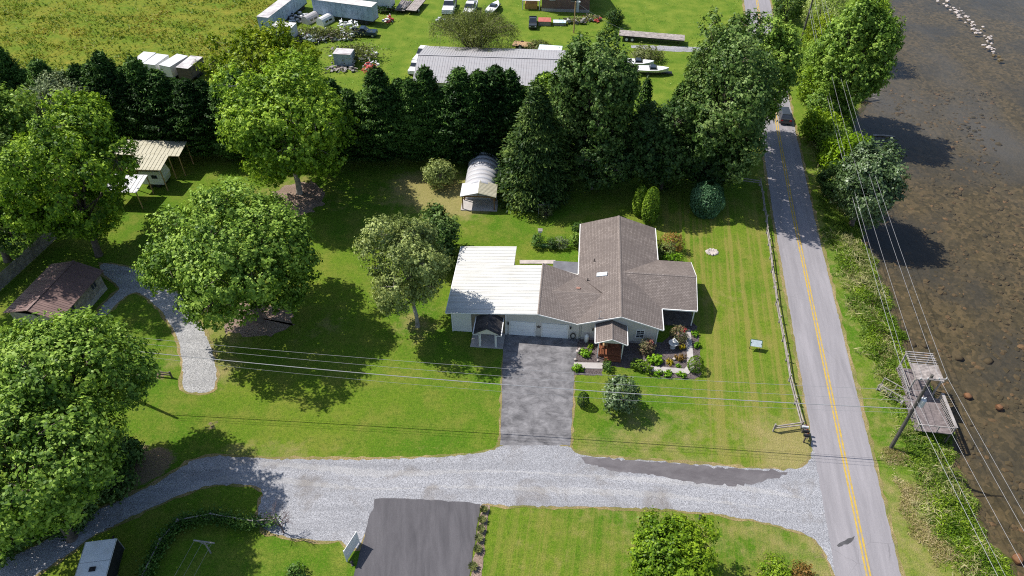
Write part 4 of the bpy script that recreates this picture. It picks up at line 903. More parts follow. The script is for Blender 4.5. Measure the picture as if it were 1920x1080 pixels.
for y in (-1.5, -5.6):
    w = MB().box(0.02, 0.05, y - 0.4, y + 0.4, 1.6, 2.4).build('window', GLASS, rs)
    m = MB()
    for (ya, yb, za_, zb_) in ((-0.48, -0.41, 1.53, 2.47), (0.41, 0.48, 1.53, 2.47), (-0.41, 0.41, 2.41, 2.47), (-0.41, 0.41, 1.53, 1.59), (-0.03, 0.03, 1.6, 2.4)): m.box(0.018, 0.09, y + ya, y + yb, za_, zb_)
    m.build('frame', WOOD_PALE, w)

# three lean-to carports and a parked camper
def carport(label, x0, x1, yf, yb, zf, zb, mat, nrib):
    t = thing('carport', label, 'carport', ((x0 + x1) / 2, (yf + yb) / 2, 0), R(-3), 'lean-to carports by the left trees')
    cx, cy = (x0 + x1) / 2, (yf + yb) / 2; x0 -= cx; x1 -= cx; yf -= cy; yb -= cy; w = (x1 - x0) / nrib
    for j in range(nrib):
        m = MB(); a = x0 + j * w + 0.004; b = x0 + (j + 1) * w - 0.004
        m.slab([(a, yf, zf), (b, yf, zf), (b, yb, zb), (a, yb, zb)], 0.04); m.bar((a + 0.04, yf, zf + 0.02), (a + 0.04, yb, zb + 0.02), 0.05, 0.05); m.build('roof_panel', mat, t)
    for x in (x0 + 0.15, x1 - 0.15):
        for y, z in ((yf + 0.15, zf), (yb - 0.15, zb)): MB().box(x - 0.06, x + 0.06, y - 0.06, y + 0.06, 0, z - 0.16).build('post', WOOD_TAN, t)
    m = MB(); m.bar((x0 + 0.1, yf + 0.15, zf - 0.11), (x1 - 0.1, yf + 0.15, zf - 0.11), 0.06, 0.14); m.bar((x0 + 0.1, yb - 0.15, zb - 0.11), (x1 - 0.1, yb - 0.15, zb - 0.11), 0.06, 0.14); m.build('beam', WOOD_TAN, t)
    return t
carport('long tan metal carport roof nearest the dark hedge', -58.0, -48.3, 88.9, 92.3, 3.5, 3.9, METAL_TAN, 15)
carport('tan metal carport roof standing over the white camper', -54.6, -49.6, 85.0, 88.4, 3.6, 4.0, METAL_TAN, 9)
carport('low white metal carport half under the big maple', -56.6, -51.6, 80.7, 84.6, 2.8, 3.1, METAL_WHITE, 8)
WHITEPAINT = simple('white_paint', (0.74, 0.74, 0.73), 0.45, 0.06, 1.0, stain=(0.55, 0.52, 0.48), stain_amt=0.35)
cp = thing('camper', 'white travel camper parked under the middle tan carport roof', 'camper', (-51.9, 86.9, 0), R(-3))
m = MB(); m.fru(-1.7, 1.55, -1.15, 1.15, 0.6, -1.9, 1.75, -1.15, 1.15, 1.6); m.fru(-1.9, 1.75, -1.15, 1.15, 1.602, -1.6, 1.45, -1.1, 1.1, 2.7); m.build('body', WHITEPAINT, cp)
for x in (-0.9, 0.5): MB().box(x - 0.4, x + 0.4, -1.19, -1.152, 1.62, 2.15).build('window', GLASS, cp)
MB().box(-0.25, 0.05, -1.18, -1.153, 0.7, 2.1).build('door', WHITEPAINT, cp)
for x in (-0.5, 0.5):
    for y in (-1.0, 1.0): MB().wheel((x, y, 0.34), 0.34, 0.2, 'y').build('wheel', RUBBER, cp)
MB().box(-1.55, 1.5, -1.0, 1.0, 0.42, 0.598).build('chassis', BLACK, cp)

# ------------------------------------------------------------------ trees
T = broadleaf
T('maple_tree', 'tall bright maple with a brown mulch ring at its trunk before the hedge', (-30.63, 84.43), (0.2, 0.3), 11.6, 9.8, 9.0, LEAF['maple'], BARK_PALE, 11, 21000, 0.40, 0.42, lobes=34, lobe_r=0.36)
T('yellow_green_tree', 'yellow-green round tree behind the maple, beside the meadow', (-43.2, 107.0), (3.2, 0), 9.0, 9.4, 6.6, LEAF['yellow'], BARK, 12, 15000, 0.40, 0.32, lobes=30, lobe_r=0.36)
T('maple_tree', 'broad spreading maple overhanging the pale gravel path with the widest shadow', (-29.76, 58.8), (-0.4, 0.6), 10.0, 10.0, 7.0, LEAF['fresh'], BARK, 13, 23000, 0.36, 0.40, lobes=36, lobe_r=0.34, drop=0.08)
T('birch_tree', 'pale olive airy tree with visible branches next to the white roofed garage', (-11.03, 57.76), (-0.7, 0.6), 9.3, 5.3, 6.4, LEAF['pale'], BARK_PALE, 14, 13500, 0.27, 0.24, lobes=30, lobe_r=0.30, clump=0.42, drop=0.2, twigs=170)
T('small_dark_tree', 'small dark green tree tucked behind the pale olive tree', (-9.4, 70.2), (-0.2, 0), 3.7, 3.4, 3.2, LEAF['dark'], BARK, 15, 7000, 0.32, 0.2)
T('maple_tree', 'large green maple at the left edge, above the brown roofed shed', (-53.7, 70.6), (0.4, 1.4), 12.8, 9.6, 8.6, LEAF['maple'], BARK, 16, 21000, 0.38, 0.42, lobes=34, lobe_r=0.36)
T('maple_tree', 'dark green tree cut by the left edge behind the plank fence', (-65.0, 69.5), (1.0, 0), 12.0, 8.8, 9.6, LEAF['dark'], BARK, 17, 15000, 0.40, 0.40, lobes=28)
T('maple_tree', 'big light green tree at the left with a utility pole rising through it', (-39.9, 39.6), (0.8, 0.0), 12.8, 7.9, 5.0, LEAF['fresh'], BARK, 18, 20000, 0.34, 0.40, lobes=34, lobe_r=0.34, drop=0.1)
T('maple_tree', 'large green tree in the lower left corner over the gravel lane', (-39.5, 31.4), (1.0, 0.2), 12.2, 8.4, 5.2, LEAF['fresh'], BARK, 19, 19000, 0.33, 0.40, lobes=32, lobe_r=0.35, drop=0.1)
T('maple_tree', 'green tree between the big left maple and the hedge, left of the carports', (-71.0, 83.5), (1.0, 0), 11.0, 7.6, 7.6, LEAF['fresh'], BARK, 33, 13000, 0.38, 0.36, lobes=28)
T('understory_tree', 'dark spreading tree at the right end of the shaded belt, left of the road fence', (27.5, 85.0), (0.5, 0), 6.0, 4.8, 5.2, LEAF['deep'], BARK, 34, 8000, 0.36, 0.22)
T('understory_tree', 'dark bushy tree right behind the spruce', (8.2, 89.5), (0.2, 0), 7.5, 4.6, 6.6, LEAF['dark'], BARK, 35, 8500, 0.38, 0.24)
T('grey_green_tree', 'grey-green tree standing between the hedge and the big left maple', (-68.6, 95.0), (2.0, 0), 8.0, 7.0, 5.0, LEAF['grey'], BARK, 20, 10000, 0.34, 0.3)
T('autumn_tree', 'small tree with rusty tinted leaves at the left edge', (-79.5, 94.5), (1.5, 0), 6.0, 3.4, 4.0, LEAF['reddish'], BARK, 21, 5500, 0.34, 0.22)
T('oak_tree', 'tall dark crowned tree behind the house, right of the long metal shed', (12.9, 87.2), (-1.4, 0.4), 12.9, 6.8, 11.4, LEAF['dark'], BARK, 22, 19000, 0.40, 0.45, lobes=34, lobe_r=0.36)
T('oak_tree', 'largest dark green tree beside the road bend, shading the asphalt', (31.6, 88.6), (-2.8, 0.3), 12.9, 8.6, 11.6, LEAF['dark'], BARK, 23, 23000, 0.40, 0.5, lobes=36, lobe_r=0.35)
T('roadside_tree', 'yellow-green tinged tree arching over the road before the car', (37.2, 98.5), (1.0, 0.5), 11.2, 5.2, 8.8, LEAF['fresh'], BARK, 24, 12000, 0.38, 0.34, lobes=28)
T('understory_tree', 'light green slim tree between the spruce and the grey shed', (5.8, 93.0), (0.2, 0), 9.6, 3.0, 4.6, LEAF['maple'], BARK, 25, 5000, 0.36, 0.2)
T('understory_tree', 'low dark tree in the shade under the tall tree behind the house', (11.6, 85.6), (2.0, 0), 5.4, 5.8, 5.0, LEAF['deep'], BARK_PALE, 26, 8500, 0.36, 0.22)
T('understory_tree', 'dark tree filling the gap between the two tallest dark trees', (21.7, 85.6), (-0.6, 0), 7.2, 5.8, 7.0, LEAF['deep'], BARK, 27, 9500, 0.38, 0.26)
T('sycamore_tree', 'tall bright tree leaning from the river bank over the grey water', (53.2, 106.5, -0.6), (0.8, 0), 11.0, 6.9, 10.2, LEAF['fresh'], BARK, 28, 19000, 0.40, 0.42, lobes=36, lobe_r=0.32, drop=0.16)
T('river_tree', 'dense round grey-green tree overhanging the river beside the road', (47.3, 78.6, -1.0), (0.2, 0), 7.2, 4.8, 6.0, LEAF['glossy'], BARK, 29, 11000, 0.34, 0.3, lobes=26, lobe_r=0.42)
T('leafy_tree', 'bright green rounded tree at the bottom edge on the front lawn', (13.6, 27.0), (-0.5, 0), 4.6, 4.6, 2.9, LEAF['bright'], BARK, 30, 13000, 0.24, 0.25, lobes=26, lobe_r=0.40, clump=0.34)
shrub('bank_shrub', 'vivid lime green bush above the round river tree', (50.0, 91.8, -0.5), 3.6, 3.0, LEAF['lime'], 31, 6500, 0.32, lobes=18, lobe_r=0.45, clump=0.4, stem=BARK)
for i, (x, y, r, h, k, lab) in enumerate([(46.6, 84.2, 2.6, 2.6, 'deep', 'dark shaded bush between the lime bush and the round river tree'), (48.6, 99.0, 2.6, 2.6, 'bright', 'yellow-green bush on the verge opposite the oncoming car'), (50.5, 104.0, 2.8, 3.0, 'fresh', 'green bush right of the road beyond the car'), (51.5, 111.5, 3.0, 3.4, 'bright', 'bright bush right of the road below the far pole'), (54.5, 119.5, 3.2, 3.6, 'fresh', 'tall bush at the roots of the leaning river tree'), (57.5, 128.0, 3.4, 4.0, 'yellow', 'yellow-green bush at the foot of the far pole'), (61.0, 138.0, 4.2, 5.0, 'pale', 'olive bush beyond the far pole at the top edge'), (66.5, 131.0, 4.0, 5.2, 'bright', 'bright leafy bush over the water at the top edge'), (56.8, 146.0, 3.0, 3.6, 'dark', 'dark bush by the road at the top edge'), (49.8, 96.0, 2.2, 2.2, 'fresh', 'green bush just above the lime bush')]):
    shrub('bank_shrub', lab, (x, y, -0.5 if x - float(bank_x(y)) > -4 else 0.0), r * 1.2, h * 1.15, LEAF[k], 200 + i, 5600, 0.32, lobes=16, lobe_r=0.45, clump=0.42, stem=BARK, group='bushes along the river bank')
for i, (x, y, r, h, lab) in enumerate([(-37.75, 36.48) + (2.3, 2.2, 'dark undergrowth bush above the gravel lane, nearest the lawn'), (-39.56, 34.25) + (2.6, 2.6, 'dark undergrowth bush above the gravel lane, second from the lawn'), (-41.84, 32.28) + (2.6, 2.6, 'dark undergrowth bush above the gravel lane, third from the lawn'), (-44.37, 30.6) + (2.8, 2.8, 'dark undergrowth bush above the gravel lane at the left edge'), (-41.18, 38.52) + (3.2, 3.4, 'large dark bush under the lower left tree'), (-37.74, 39.0) + (2.0, 2.0, 'dark bush at the edge of the leaf litter by the lane')]):
    shrub('undergrowth_bush', lab, (x, y), r, h, LEAF['dark'], 230 + i, 4200, 0.30, lobes=16, lobe_r=0.42, clump=0.36, stem=BARK, group='undergrowth along the lane')
# willow: a fan of thin arching stems with sparse narrow leaves
def willow():
    g = np.random.default_rng(41); t = thing('willow_tree', 'olive thin-leaved willow behind the long metal shed', 'tree', (-7.2, 129.5, 0)); m = MB(); C = []; A = []
    for k in range(210):
        th = g.random() * 6.283; r = 8.2 * math.sqrt(g.random()); h = 7.6 - 0.035 * r * r + g.normal() * 0.5
        p0 = Vector((0.3 * math.cos(th), 0.3 * math.sin(th), 0.1)); p1 = Vector((r * 0.45 * math.cos(th), r * 0.45 * math.sin(th), h * 0.75)); p2 = Vector((r * math.cos(th), r * math.sin(th) * 0.8, h)); p3 = p2 + Vector((0.6 * math.cos(th), 0.6 * math.sin(th), -1.6 - g.random()))
        m.tube([p0, p1, p2, p3], [0.06, 0.04, 0.025, 0.01], 4, False)
        for q in range(85):
            s = g.random(); a, b = (p1, p2) if s < 0.5 else (p2, p3); w = (s * 2) % 1; p = a.lerp(b, w); C.append(np.array(p) + g.normal(size=3) * 0.35); A.append(np.array(b - a))
    C = np.array(C); leaves('crown', LEAF['willow'], C, g.normal(size=C.shape) + np.array([0, 0, 0.5]), 0.34 * (0.6 + 0.8 * g.random(len(C))), 0.26, unit(np.array(A)) + np.array([0, 0, -0.6]), t, g)
    m.build('trunk', BARK, t)
willow()
# conifers
def conifer_thing(name, label, loc, crown, h, rz=0.0, group=None, scale=None):
    t = thing(name, label, 'tree', loc, rz, group); c = crown if crown.parent is None and not crown.get('used') else dup_obj(crown)
    crown['used'] = 1; c.parent = t; c.name = 'crown'
    tr = MB().tube([(0, 0, -0.2), (0, 0, h * 0.5), (0, 0, h * 0.9)], [0.22, 0.13, 0.03], 6, False).build('trunk', BARK, t) if conifer_thing.tr is None or conifer_thing.h != h else dup_obj(conifer_thing.tr, t)
    conifer_thing.tr = tr; conifer_thing.h = h
    if scale: t.scale = scale
    return t
conifer_thing.tr = None; conifer_thing.h = 0
protos = []
for k in range(4):
    g = np.random.default_rng(60 + k); protos.append(conifer_mesh(g, 13.2, 3.1, 440, 62, 0.60, 0.50, 0.42, LEAF['cypress']))
hedge_rows = [
    ('at the far left of the hedge', [(-85.77, 102.07), (-82.91, 101.57), (-80.32, 101.24), (-77.74, 100.91), (-75.18, 100.58), (-72.79, 100.26)]),
    ('in the hedge before the white trailer roofs', [(-69.08, 99.61), (-66.5, 98.96), (-63.99, 98.64), (-61.57, 98.32), (-59.17, 98.01), (-56.69, 97.69), (-54.3, 97.37), (-51.84, 97.06), (-49.48, 96.75), (-47.12, 96.44)]),
    ('in the hedge hidden behind the tall maple', [(-44.69, 96.13), (-42.31, 95.97), (-39.94, 95.82), (-37.57, 95.67), (-35.21, 95.51), (-32.85, 95.36), (-30.5, 95.21), (-28.15, 95.05)]),
    ('in the hedge before the grey metal shed', [(-25.8, 94.9), (-23.46, 94.75), (-21.13, 94.6), (-18.82, 94.6), (-16.49, 94.45), (-14.18, 94.45), (-11.86, 94.3), (-9.56, 94.3), (-7.25, 94.3), (-4.94, 94.3), (-2.64, 94.6), (-0.33, 94.9), (2.07, 95.21), (4.48, 95.51)])]
for where, row in hedge_rows:
    for i, (x, y) in enumerate(row):
        s = random.uniform(0.84, 1.16); w_ = random.uniform(0.9, 1.25); pr = protos[(i * 3 + len(where)) % 4]
        conifer_thing('cypress_tree', 'dark green columnar cypress, %s from the left %s' % (ORD[i], where), (x + random.uniform(-0.4, 0.4), y - 1.2 + random.uniform(-0.7, 0.7), 0), pr, 13.0, random.uniform(0, 6.28), 'cypresses of the tall hedge', (w_, w_, s))
g = np.random.default_rng(71)
conifer_thing('spruce_tree', 'broad olive green spruce beside the white barrel shed', (3.2, 83.6, 0), conifer_mesh(g, 17.2, 5.0, 700, 60, 0.80, -0.12, 0.50, LEAF['spruce']), 17.2)
g = np.random.default_rng(72)
conifer_thing('cedar_tree', 'narrow dark cedar poking up between the two tall dark trees', (19.0, 92.5, 0), conifer_mesh(g, 13.5, 2.2, 220, 42, 0.8, 0.35, 0.42, LEAF['cypress']), 13.5)
conifer_thing('cedar_tree', 'narrow dark cedar right of the tall dark tree behind the house', (24.0, 93.0, 0), conifer_mesh(np.random.default_rng(73), 12.6, 2.4, 220, 42, 0.8, 0.35, 0.42, LEAF['cypress']), 12.6)
# clipped evergreens on the lawn
def evergreen(name, label, loc, r, h, mat, seed, n, size, kind='column'):
    g = np.random.default_rng(seed); t = thing(name, label, 'shrub', loc)
    u = g.random(n); th = g.random(n) * 6.283
    R_ = r * np.minimum(1.0, 0.70 + 1.2 * u) * np.sqrt(np.clip(1 - ((u - 0.32) / 0.70) ** 2, 0, 1)) if kind == 'column' else r * np.sqrt(np.clip(1 - ((u - 0.42) / 0.60) ** 2, 0.0, 1))
    R_ = R_ * (0.86 + 0.18 * g.random(n)) * (1 + 0.06 * np.sin(5 * th + 9 * u))
    C = np.stack([R_ * np.cos(th), R_ * np.sin(th), 0.08 + u * h], 1)
    nr = np.stack([np.cos(th), np.sin(th), 0.5 + 0 * u], 1) + 0.55 * g.normal(size=(n, 3))
    ax = np.stack([0.4 * np.cos(th), 0.4 * np.sin(th), 1 + 0 * u], 1)
    leaves('foliage', mat, C, nr, size * (0.6 + 0.8 * g.random(n)), 0.5, ax, t, g)
    MB().tube([(0, 0, -0.1), (0, 0, h * 0.8)], [0.10, 0.03], 6).build('trunk', BARK, t)
    return t
evergreen('arborvitae', 'left, slimmer of the two pointed lime arborvitae behind the house', (17.55, 79.3, 0), 0.95, 4.8, LEAF['arbor'], 81, 3800, 0.24)
evergreen('arborvitae', 'right, fuller of the two pointed lime arborvitae behind the house', (18.75, 77.6, 0), 1.15, 5.6, LEAF['arbor'], 82, 4600, 0.24)
evergreen('blue_spruce', 'round blue-green globe evergreen on the back lawn near the road', (26.9, 79.9, 0), 2.25, 4.7, LEAF['blue'], 83, 6500, 0.28, 'ball')
evergreen('dwarf_cypress', 'small egg shaped dark evergreen beside the driveway', (7.44, 46.3, 0), 0.62, 1.9, LEAF['deep'], 84, 1500, 0.14)
evergreen('clipped_ball', 'round clipped green ball at the corner of the front walk', (20.1, 51.2, 0), 0.88, 1.75, LEAF['arbor'], 85, 2200, 0.13, 'ball')
shrub('magnolia', 'dark glossy rounded magnolia bush on the front lawn', (11.17, 45.9), 2.15, 2.4, LEAF['glossy'], 86, 4200, 0.24, zc=2.35, clump=0.22, lobes=20, lobe_r=0.42, stem=BARK)
shrub('garden_shrub', 'loose olive shrub on the straw patch by the barrel shed', (-10.5, 86.2), 2.5, 2.3, LEAF['pale'], 87, 5200, 0.22, zc=2.1, clump=0.30, lobes=20, stem=BARK_PALE)
for i, (lab, xy, r, h, k, n, s) in enumerate([
    ('low yellow-green hedge bush right of the magnolia', (14.78, 51.01), 0.8, 0.75, 'arbor', 900, 0.13), ('yellow-green hedge bush behind the magnolia, left of its neighbour', (13.89, 51.4), 0.9, 0.8, 'arbor', 900, 0.13), ('dark low hedge bush at the foot of the front steps', (10.46, 51.24), 0.75, 0.6, 'vine', 800, 0.13),
    ('hosta clump with bright leaves beside the propane tank bed', (8.22, 53.44), 0.70, 0.40, 'hosta', 500, 0.24), ('hosta clump at the driveway corner below the walk', (7.22, 51.09), 0.60, 0.42, 'hosta', 460, 0.22), ('big bright hosta clump in the right flower bed', (15.85, 52.33), 0.85, 0.50, 'hosta', 650, 0.26),
    ('bright perennial below the walk, nearest the magnolia', (15.92, 50.41), 0.55, 0.30, 'hosta', 330, 0.17), ('bright perennial below the walk, middle of three', (16.97, 50.41), 0.55, 0.34, 'hosta', 330, 0.17), ('bright perennial below the walk, nearest the clipped ball', (18.46, 50.26), 0.55, 0.30, 'hosta', 330, 0.17),
    ('golden flowering plant in the right flower bed', (17.47, 52.1), 0.50, 0.32, 'gold', 300, 0.15), ('yellow and red flowering plant near the fountain', (18.71, 52.72), 0.62, 0.45, 'rust', 420, 0.15), ('small lime plant at the edge of the flower bed', (18.4, 51.63), 0.28, 0.22, 'hosta', 160, 0.13), ('yellow flowers right of the fountain', (19.27, 54.24), 0.42, 0.40, 'gold', 260, 0.13),
    ('green perennial right of the walk, upper', (21.06, 56.39), 0.50, 0.30, 'hosta', 300, 0.17), ('green perennial right of the walk, lower', (20.96, 54.57), 0.45, 0.30, 'hosta', 280, 0.17),
    ('small green sprouts by the propane tank', (8.95, 54.41), 0.35, 0.28, 'bright', 200, 0.15)]):
    shrub('flower_clump', lab, (xy[0], xy[1], 0.0), r, h, LEAF[k], 300 + i, n, s * 1.1, 'plant', 'plants of the front garden', zc=h * 0.7, hollow=0.2, clump=0.09, lobes=12)
for i, (lab, xy, r, h) in enumerate([('rose bush with pink blooms by the walk, under the porch corner', (18.92, 55.39), 1.15, 1.25), ('rose bush with a pink bloom in front of the gable window', (15.04, 53.76), 1.0, 1.05)]):
    t = shrub('rose_bush', lab, (xy[0], xy[1], 0), r, h, LEAF['rose'], 330 + i, 1500, 0.15, clump=0.16, stem=BARK)
    g = np.random.default_rng(i + 5); c = np.array([0.45 * r, 0.1, h * 1.45]) + g.normal(size=(60, 3)) * 0.15; leaves('bloom', LEAF['pink'], c, g.normal(size=(60, 3)) + np.array([0, 0, 0.8]), 0.15 * np.ones(60), 0.9, None, t, g)
for i, (lab, xy, r, h, k, n) in enumerate([('rust tipped shrub against the right wall of the house', (20.69, 71.51), 1.7, 1.5, 'rust', 2000), ('olive shrub below the rust tipped one beside the house', (19.75, 70.01), 1.5, 1.3, 'pale', 1700), ('low green shrub at the back porch corner', (20.51, 69.17), 1.25, 0.9, 'hosta', 1300),
    ('green climber on the left back wall of the house', (8.37, 72.39), 0.9, 1.3, 'fresh', 1200), ('vine at the back left corner of the house', (8.89, 74.86), 0.8, 1.2, 'vine', 900),
    ('dark garden bush, left of the row behind the house', (3.31, 72.5), 1.05, 1.0, 'vine', 1200), ('dark garden bush, middle of the row behind the house', (5.19, 72.06), 0.85, 0.85, 'deep', 900), ('grey-green garden bush, right of the row behind the house', (6.39, 72.17), 1.0, 0.85, 'grey', 1000),
    ('dry bush under the wooden swing frame', (4.66, 78.86), 1.1, 0.95, 'bramble', 1300), ('small evergreen at the bottom edge by the clothes line', (-18.47, 27.84), 0.9, 0.8, 'vine', 900), ('glossy green shrub at the bottom edge near the road', (22.3, 27.56), 1.75, 1.35, 'bright', 2600), ('reddish brown shrub at the bottom edge near the road', (24.62, 27.84), 1.15, 0.95, 'rust', 1500),
    ('brambles right of the willow behind the metal shed', (5.1, 130.18), 3.0, 1.1, 'bramble', 2200), ('brambles piled beside the white boat trailer', (25.34, 127.44), 3.2, 1.3, 'bramble', 2200), ('dark round bush at the corner of the brick house', (20.95, 143.05), 1.8, 1.8, 'deep', 1800)]):
    shrub('garden_bush', lab, (xy[0], xy[1], 0.0 if i < 15 else -0.6), r, h, LEAF[k], 350 + i, n, 0.17 if i < 12 else 0.3, clump=0.18 if i < 12 else 0.35, stem=BARK)
# liriope tufts along the parking pad
def tuft(name, label, xy, r, h, mat, seed, n=90, group=None):
    g = np.random.default_rng(seed); th = g.random(n) * 6.283; k = r * np.sqrt(g.random(n)) * 0.6
    C = np.stack([k * np.cos(th), k * np.sin(th), h * 0.45 + 0 * k], 1); ax = np.stack([np.cos(th), np.sin(th), 1.0 + 0.6 * g.random(n)], 1); nr = np.stack([-np.cos(th), -np.sin(th), 0.8 + 0 * k], 1)
    o = leaves(name, mat, C, nr + 0.2 * g.normal(size=C.shape), h * 1.1 * np.ones(n), 0.16, ax, None, g); o.location = (xy[0], xy[1], 0.02)
    return tag(o, label, 'plant', group)
for i, xy in enumerate([(-2.62, 34.09), (-2.73, 33.07), (-2.8, 32.13), (-2.96, 31.25), (-3.02, 30.25), (-3.39, 28.64)]):
    tuft('grass_tuft', 'pale striped grass tuft beside the parking pad, %s from the gravel drive' % ORD[i], xy, 0.55, 0.5, LEAF['bramble'], 400 + i, 150, 'tufts along the parking pad')
# bare sapling by the gravel
def bare_tree():
    g = np.random.default_rng(91); t = thing('bare_sapling', 'leafless purplish sapling at the edge of the gravel beside the parking pad', 'tree', (-20.6, 31.9, 0)); m = MB()
    def br(p, d, l, r, k):
        q = p + d * l; m.tube([p, p.lerp(q, 0.5) + Vector(g.normal(size=3) * 0.05 * l), q], [r, r * 0.8, r * 0.6], 5, False)
        if k == 0: return
        for _ in range(4 if k > 2 else 3):
            nd = (d + Vector(g.normal(size=3) * 0.48) + Vector((0, 0, 0.12))).normalized(); br(p.lerp(q, 0.55 + 0.45 * g.random()), nd, l * (0.62 + 0.2 * g.random()), r * 0.55, k - 1)
    br(Vector((0, 0, -0.1)), Vector((-0.05, 0.03, 1)).normalized(), 1.6, 0.075, 4)
    m.build('trunk', simple('purple_bark', (0.15, 0.10, 0.10), 0.9), t)
bare_tree()
# ------------------------------------------------------------------ weeds, meadow, verge
def weeds(name, label, mat, pts, h, size, seed, aspect=0.3, per=3, cat='weeds'):
    g = np.random.default_rng(seed); P = np.repeat(np.asarray(pts), per, axis=0); N = len(P); z = h * g.random(N) ** 0.8
    C = P + np.stack([g.normal(size=N) * 0.12, g.normal(size=N) * 0.12, z], 1)
    ax = np.stack([g.normal(size=N) * 0.5, g.normal(size=N) * 0.5, np.ones(N)], 1); nr = 0.7 * g.normal(size=(N, 3)) + np.array([-0.2, 0.0, 0.9])
    return tag(leaves(name, mat, C, nr, size * (0.5 + 0.9 * g.random(N)), aspect, ax, None, g), label, cat, None, 'stuff')
g = np.random.default_rng(95)
def bank_points(n, s0, s1, y0, y1, thr=0.0, sc=0.35):
    y = y0 + (y1 - y0) * g.random(n); s = s0 + (s1 - s0) * g.random(n); x = bank_x(y) + s
    ok = np.sin(x * sc * 2.1 + 1.3 * np.sin(y * sc)) * np.sin(y * sc * 1.7 + 0.6) > thr
    return np.stack([x, y, ground_z(s)], 1)[ok]
def loose(P, scale, seed, cut): return P[g.random(len(P)) < 1.7 * vnoise(P[:, 0], P[:, 1], scale, seed) - cut]
weeds('bank_weeds', 'lush green weeds on the river bank', LEAF['weed'], loose(bank_points(52000, -5.6, 0.2, 22, 100, -2), 0.7, 11, 0.05), 0.26, 0.26, 1, 0.25, 2)
weeds('bank_weeds', 'taller yellow-green weeds on the lower river bank', LEAF['bright'], loose(bank_points(26000, -5.0, -0.1, 24, 75, -2), 0.55, 12, 0.5), 0.40, 0.28, 2, 0.25, 2)
weeds('dry_weeds', 'dry beige and reddish weeds on the upper river bank', LEAF['dry'], loose(np.vstack([bank_points(8000, -7.6, -3.6, 28, 41, -2), bank_points(6000, -4.8, -2.0, 46, 68, -2)]), 0.5, 13, 0.55), 0.22, 0.24, 3, 0.16)
weeds('tall_grass', 'tall straw-green grass stalks on the river bank', LEAF['straw'], loose(bank_points(9000, -6.5, -0.3, 22, 100, -2), 0.35, 14, 0.55), 0.75, 0.75, 7, 0.07, 2)
weeds('bank_weeds', 'rank growth on the far river bank', LEAF['fresh'], bank_points(7000, -5.5, -0.2, 100, 165, -0.6), 0.9, 0.50, 4)
N = 44000; X = -125 + 100 * g.random(N); Y = 103 + 66 * g.random(N); f = np.sin(X * 0.25 + 2 * np.sin(Y * 0.13)) * np.sin(Y * 0.31 + 1.5 * np.sin(X * 0.17))
k = (g.random(N) < 1.6 * (0.6 * vnoise(X, Y, 0.30, 1) + 0.4 * vnoise(X, Y, 0.9, 2)) - 0.35) & (X + 0.25 * (Y - 110) < -34)
weeds('meadow_grass', 'uncut yellow-green meadow grass in the far left field', LEAF['meadow'], np.stack([X, Y, 0 * X], 1)[k], 0.32, 0.55, 5, 0.30, 2, 'grass')
N = 9000; X = -34 + 92 * g.random(N); Y = 101 + 62 * g.random(N); f = np.sin(X * 0.33 + 2 * np.sin(Y * 0.2)) * np.sin(Y * 0.41)
k = (g.random(N) < 1.8 * vnoise(X, Y, 0.35, 3) - 0.6) & (X < np.interp(Y, RY, RX) - 4)
weeds('field_grass', 'rough bright grass tufts in the far mown field', LEAF['fresh'], np.stack([X, Y, 0 * X], 1)[k], 0.12, 0.28, 6, 0.3, 2, 'grass')

# ------------------------------------------------------------------ utility poles and lines
CONDUCTOR = simple('grey_conductor', (0.30, 0.30, 0.31), 0.5, 0.1)
POLEWOOD = simple('tarred_pole_wood', (0.085, 0.078, 0.070), 0.9, 0.3, 2.0, 0.4, 12.0)
TANKGREY = simple('grey_transformer_paint', (0.55, 0.56, 0.57), 0.5, 0.08)
def pole(label, base, top, arms=1, transformer=False, armdir=(1, 0.0, 0)):
    t = thing('utility_pole', label, 'utility pole', (base[0], base[1], base[2] if len(base) > 2 else 0)); d = Vector(top) - Vector((base[0], base[1], 0))
    MB().tube([(0, 0, -0.4), tuple(d * 0.5), tuple(d)], [0.20, 0.165, 0.125], 10).build('pole', POLEWOOD, t)
    a = Vector(armdir).normalized()
    for k in range(arms):
        c = d * (1 - 0.035 - 0.10 * k); c = Vector(c) + Vector((0, -0.18, 0))
        ar = MB().bar(c - a * 1.15, c + a * 1.35, 0.10, 0.12).build('crossarm', WOOD_PALE, t)
        for s in (-1.05, -0.4, 0.6, 1.25): MB().lathe([(0.035, c.z + 0.06), (0.06, c.z + 0.12), (0.05, c.z + 0.2), (0.02, c.z + 0.24)], 7, ((c + a * s).x, (c + a * s).y)).build('insulator', TANKGREY, ar)
    if transformer:
        c = d * 0.66; tk = MB().lathe([(0.05, c.z - 0.55), (0.28, c.z - 0.52), (0.29, c.z + 0.35), (0.22, c.z + 0.45), (0.05, c.z + 0.48)], 12, (c.x + 0.42, c.y - 0.05)).build('transformer', TANKGREY, t)
        for s in (-0.1, 0.12): MB().lathe([(0.05, c.z + 0.46), (0.04, c.z + 0.6), (0.06, c.z + 0.66), (0.02, c.z + 0.72)], 7, (c.x + 0.42 + s, c.y - 0.05)).build('bushing', TANKGREY, tk)
        MB().box(c.x + 0.1, c.x + 0.2, c.y - 0.12, c.y + 0.05, c.z - 0.25, c.z + 0.2).build('bracket', STEEL, t)
    return d
PA = Vector((37.73, 40.97, 0)); PAt = Vector((37.55, 41.15, 11.0))
PF = Vector((56.2, 134.0, 0)); PFt = Vector((56.2, 134.0, 11.2))
PB = Vector((-41.2, 47.6, 0)); PBt = Vector((-41.6, 48.0, 10.2))
PN = Vector((27.5, -22.0, 0))
pole('leaning tarred wooden pole with grey transformer beside the river deck', PA, PAt, 1, True)
pole('wooden pole with crossarm at the top among the river trees', PF, PFt, 2)
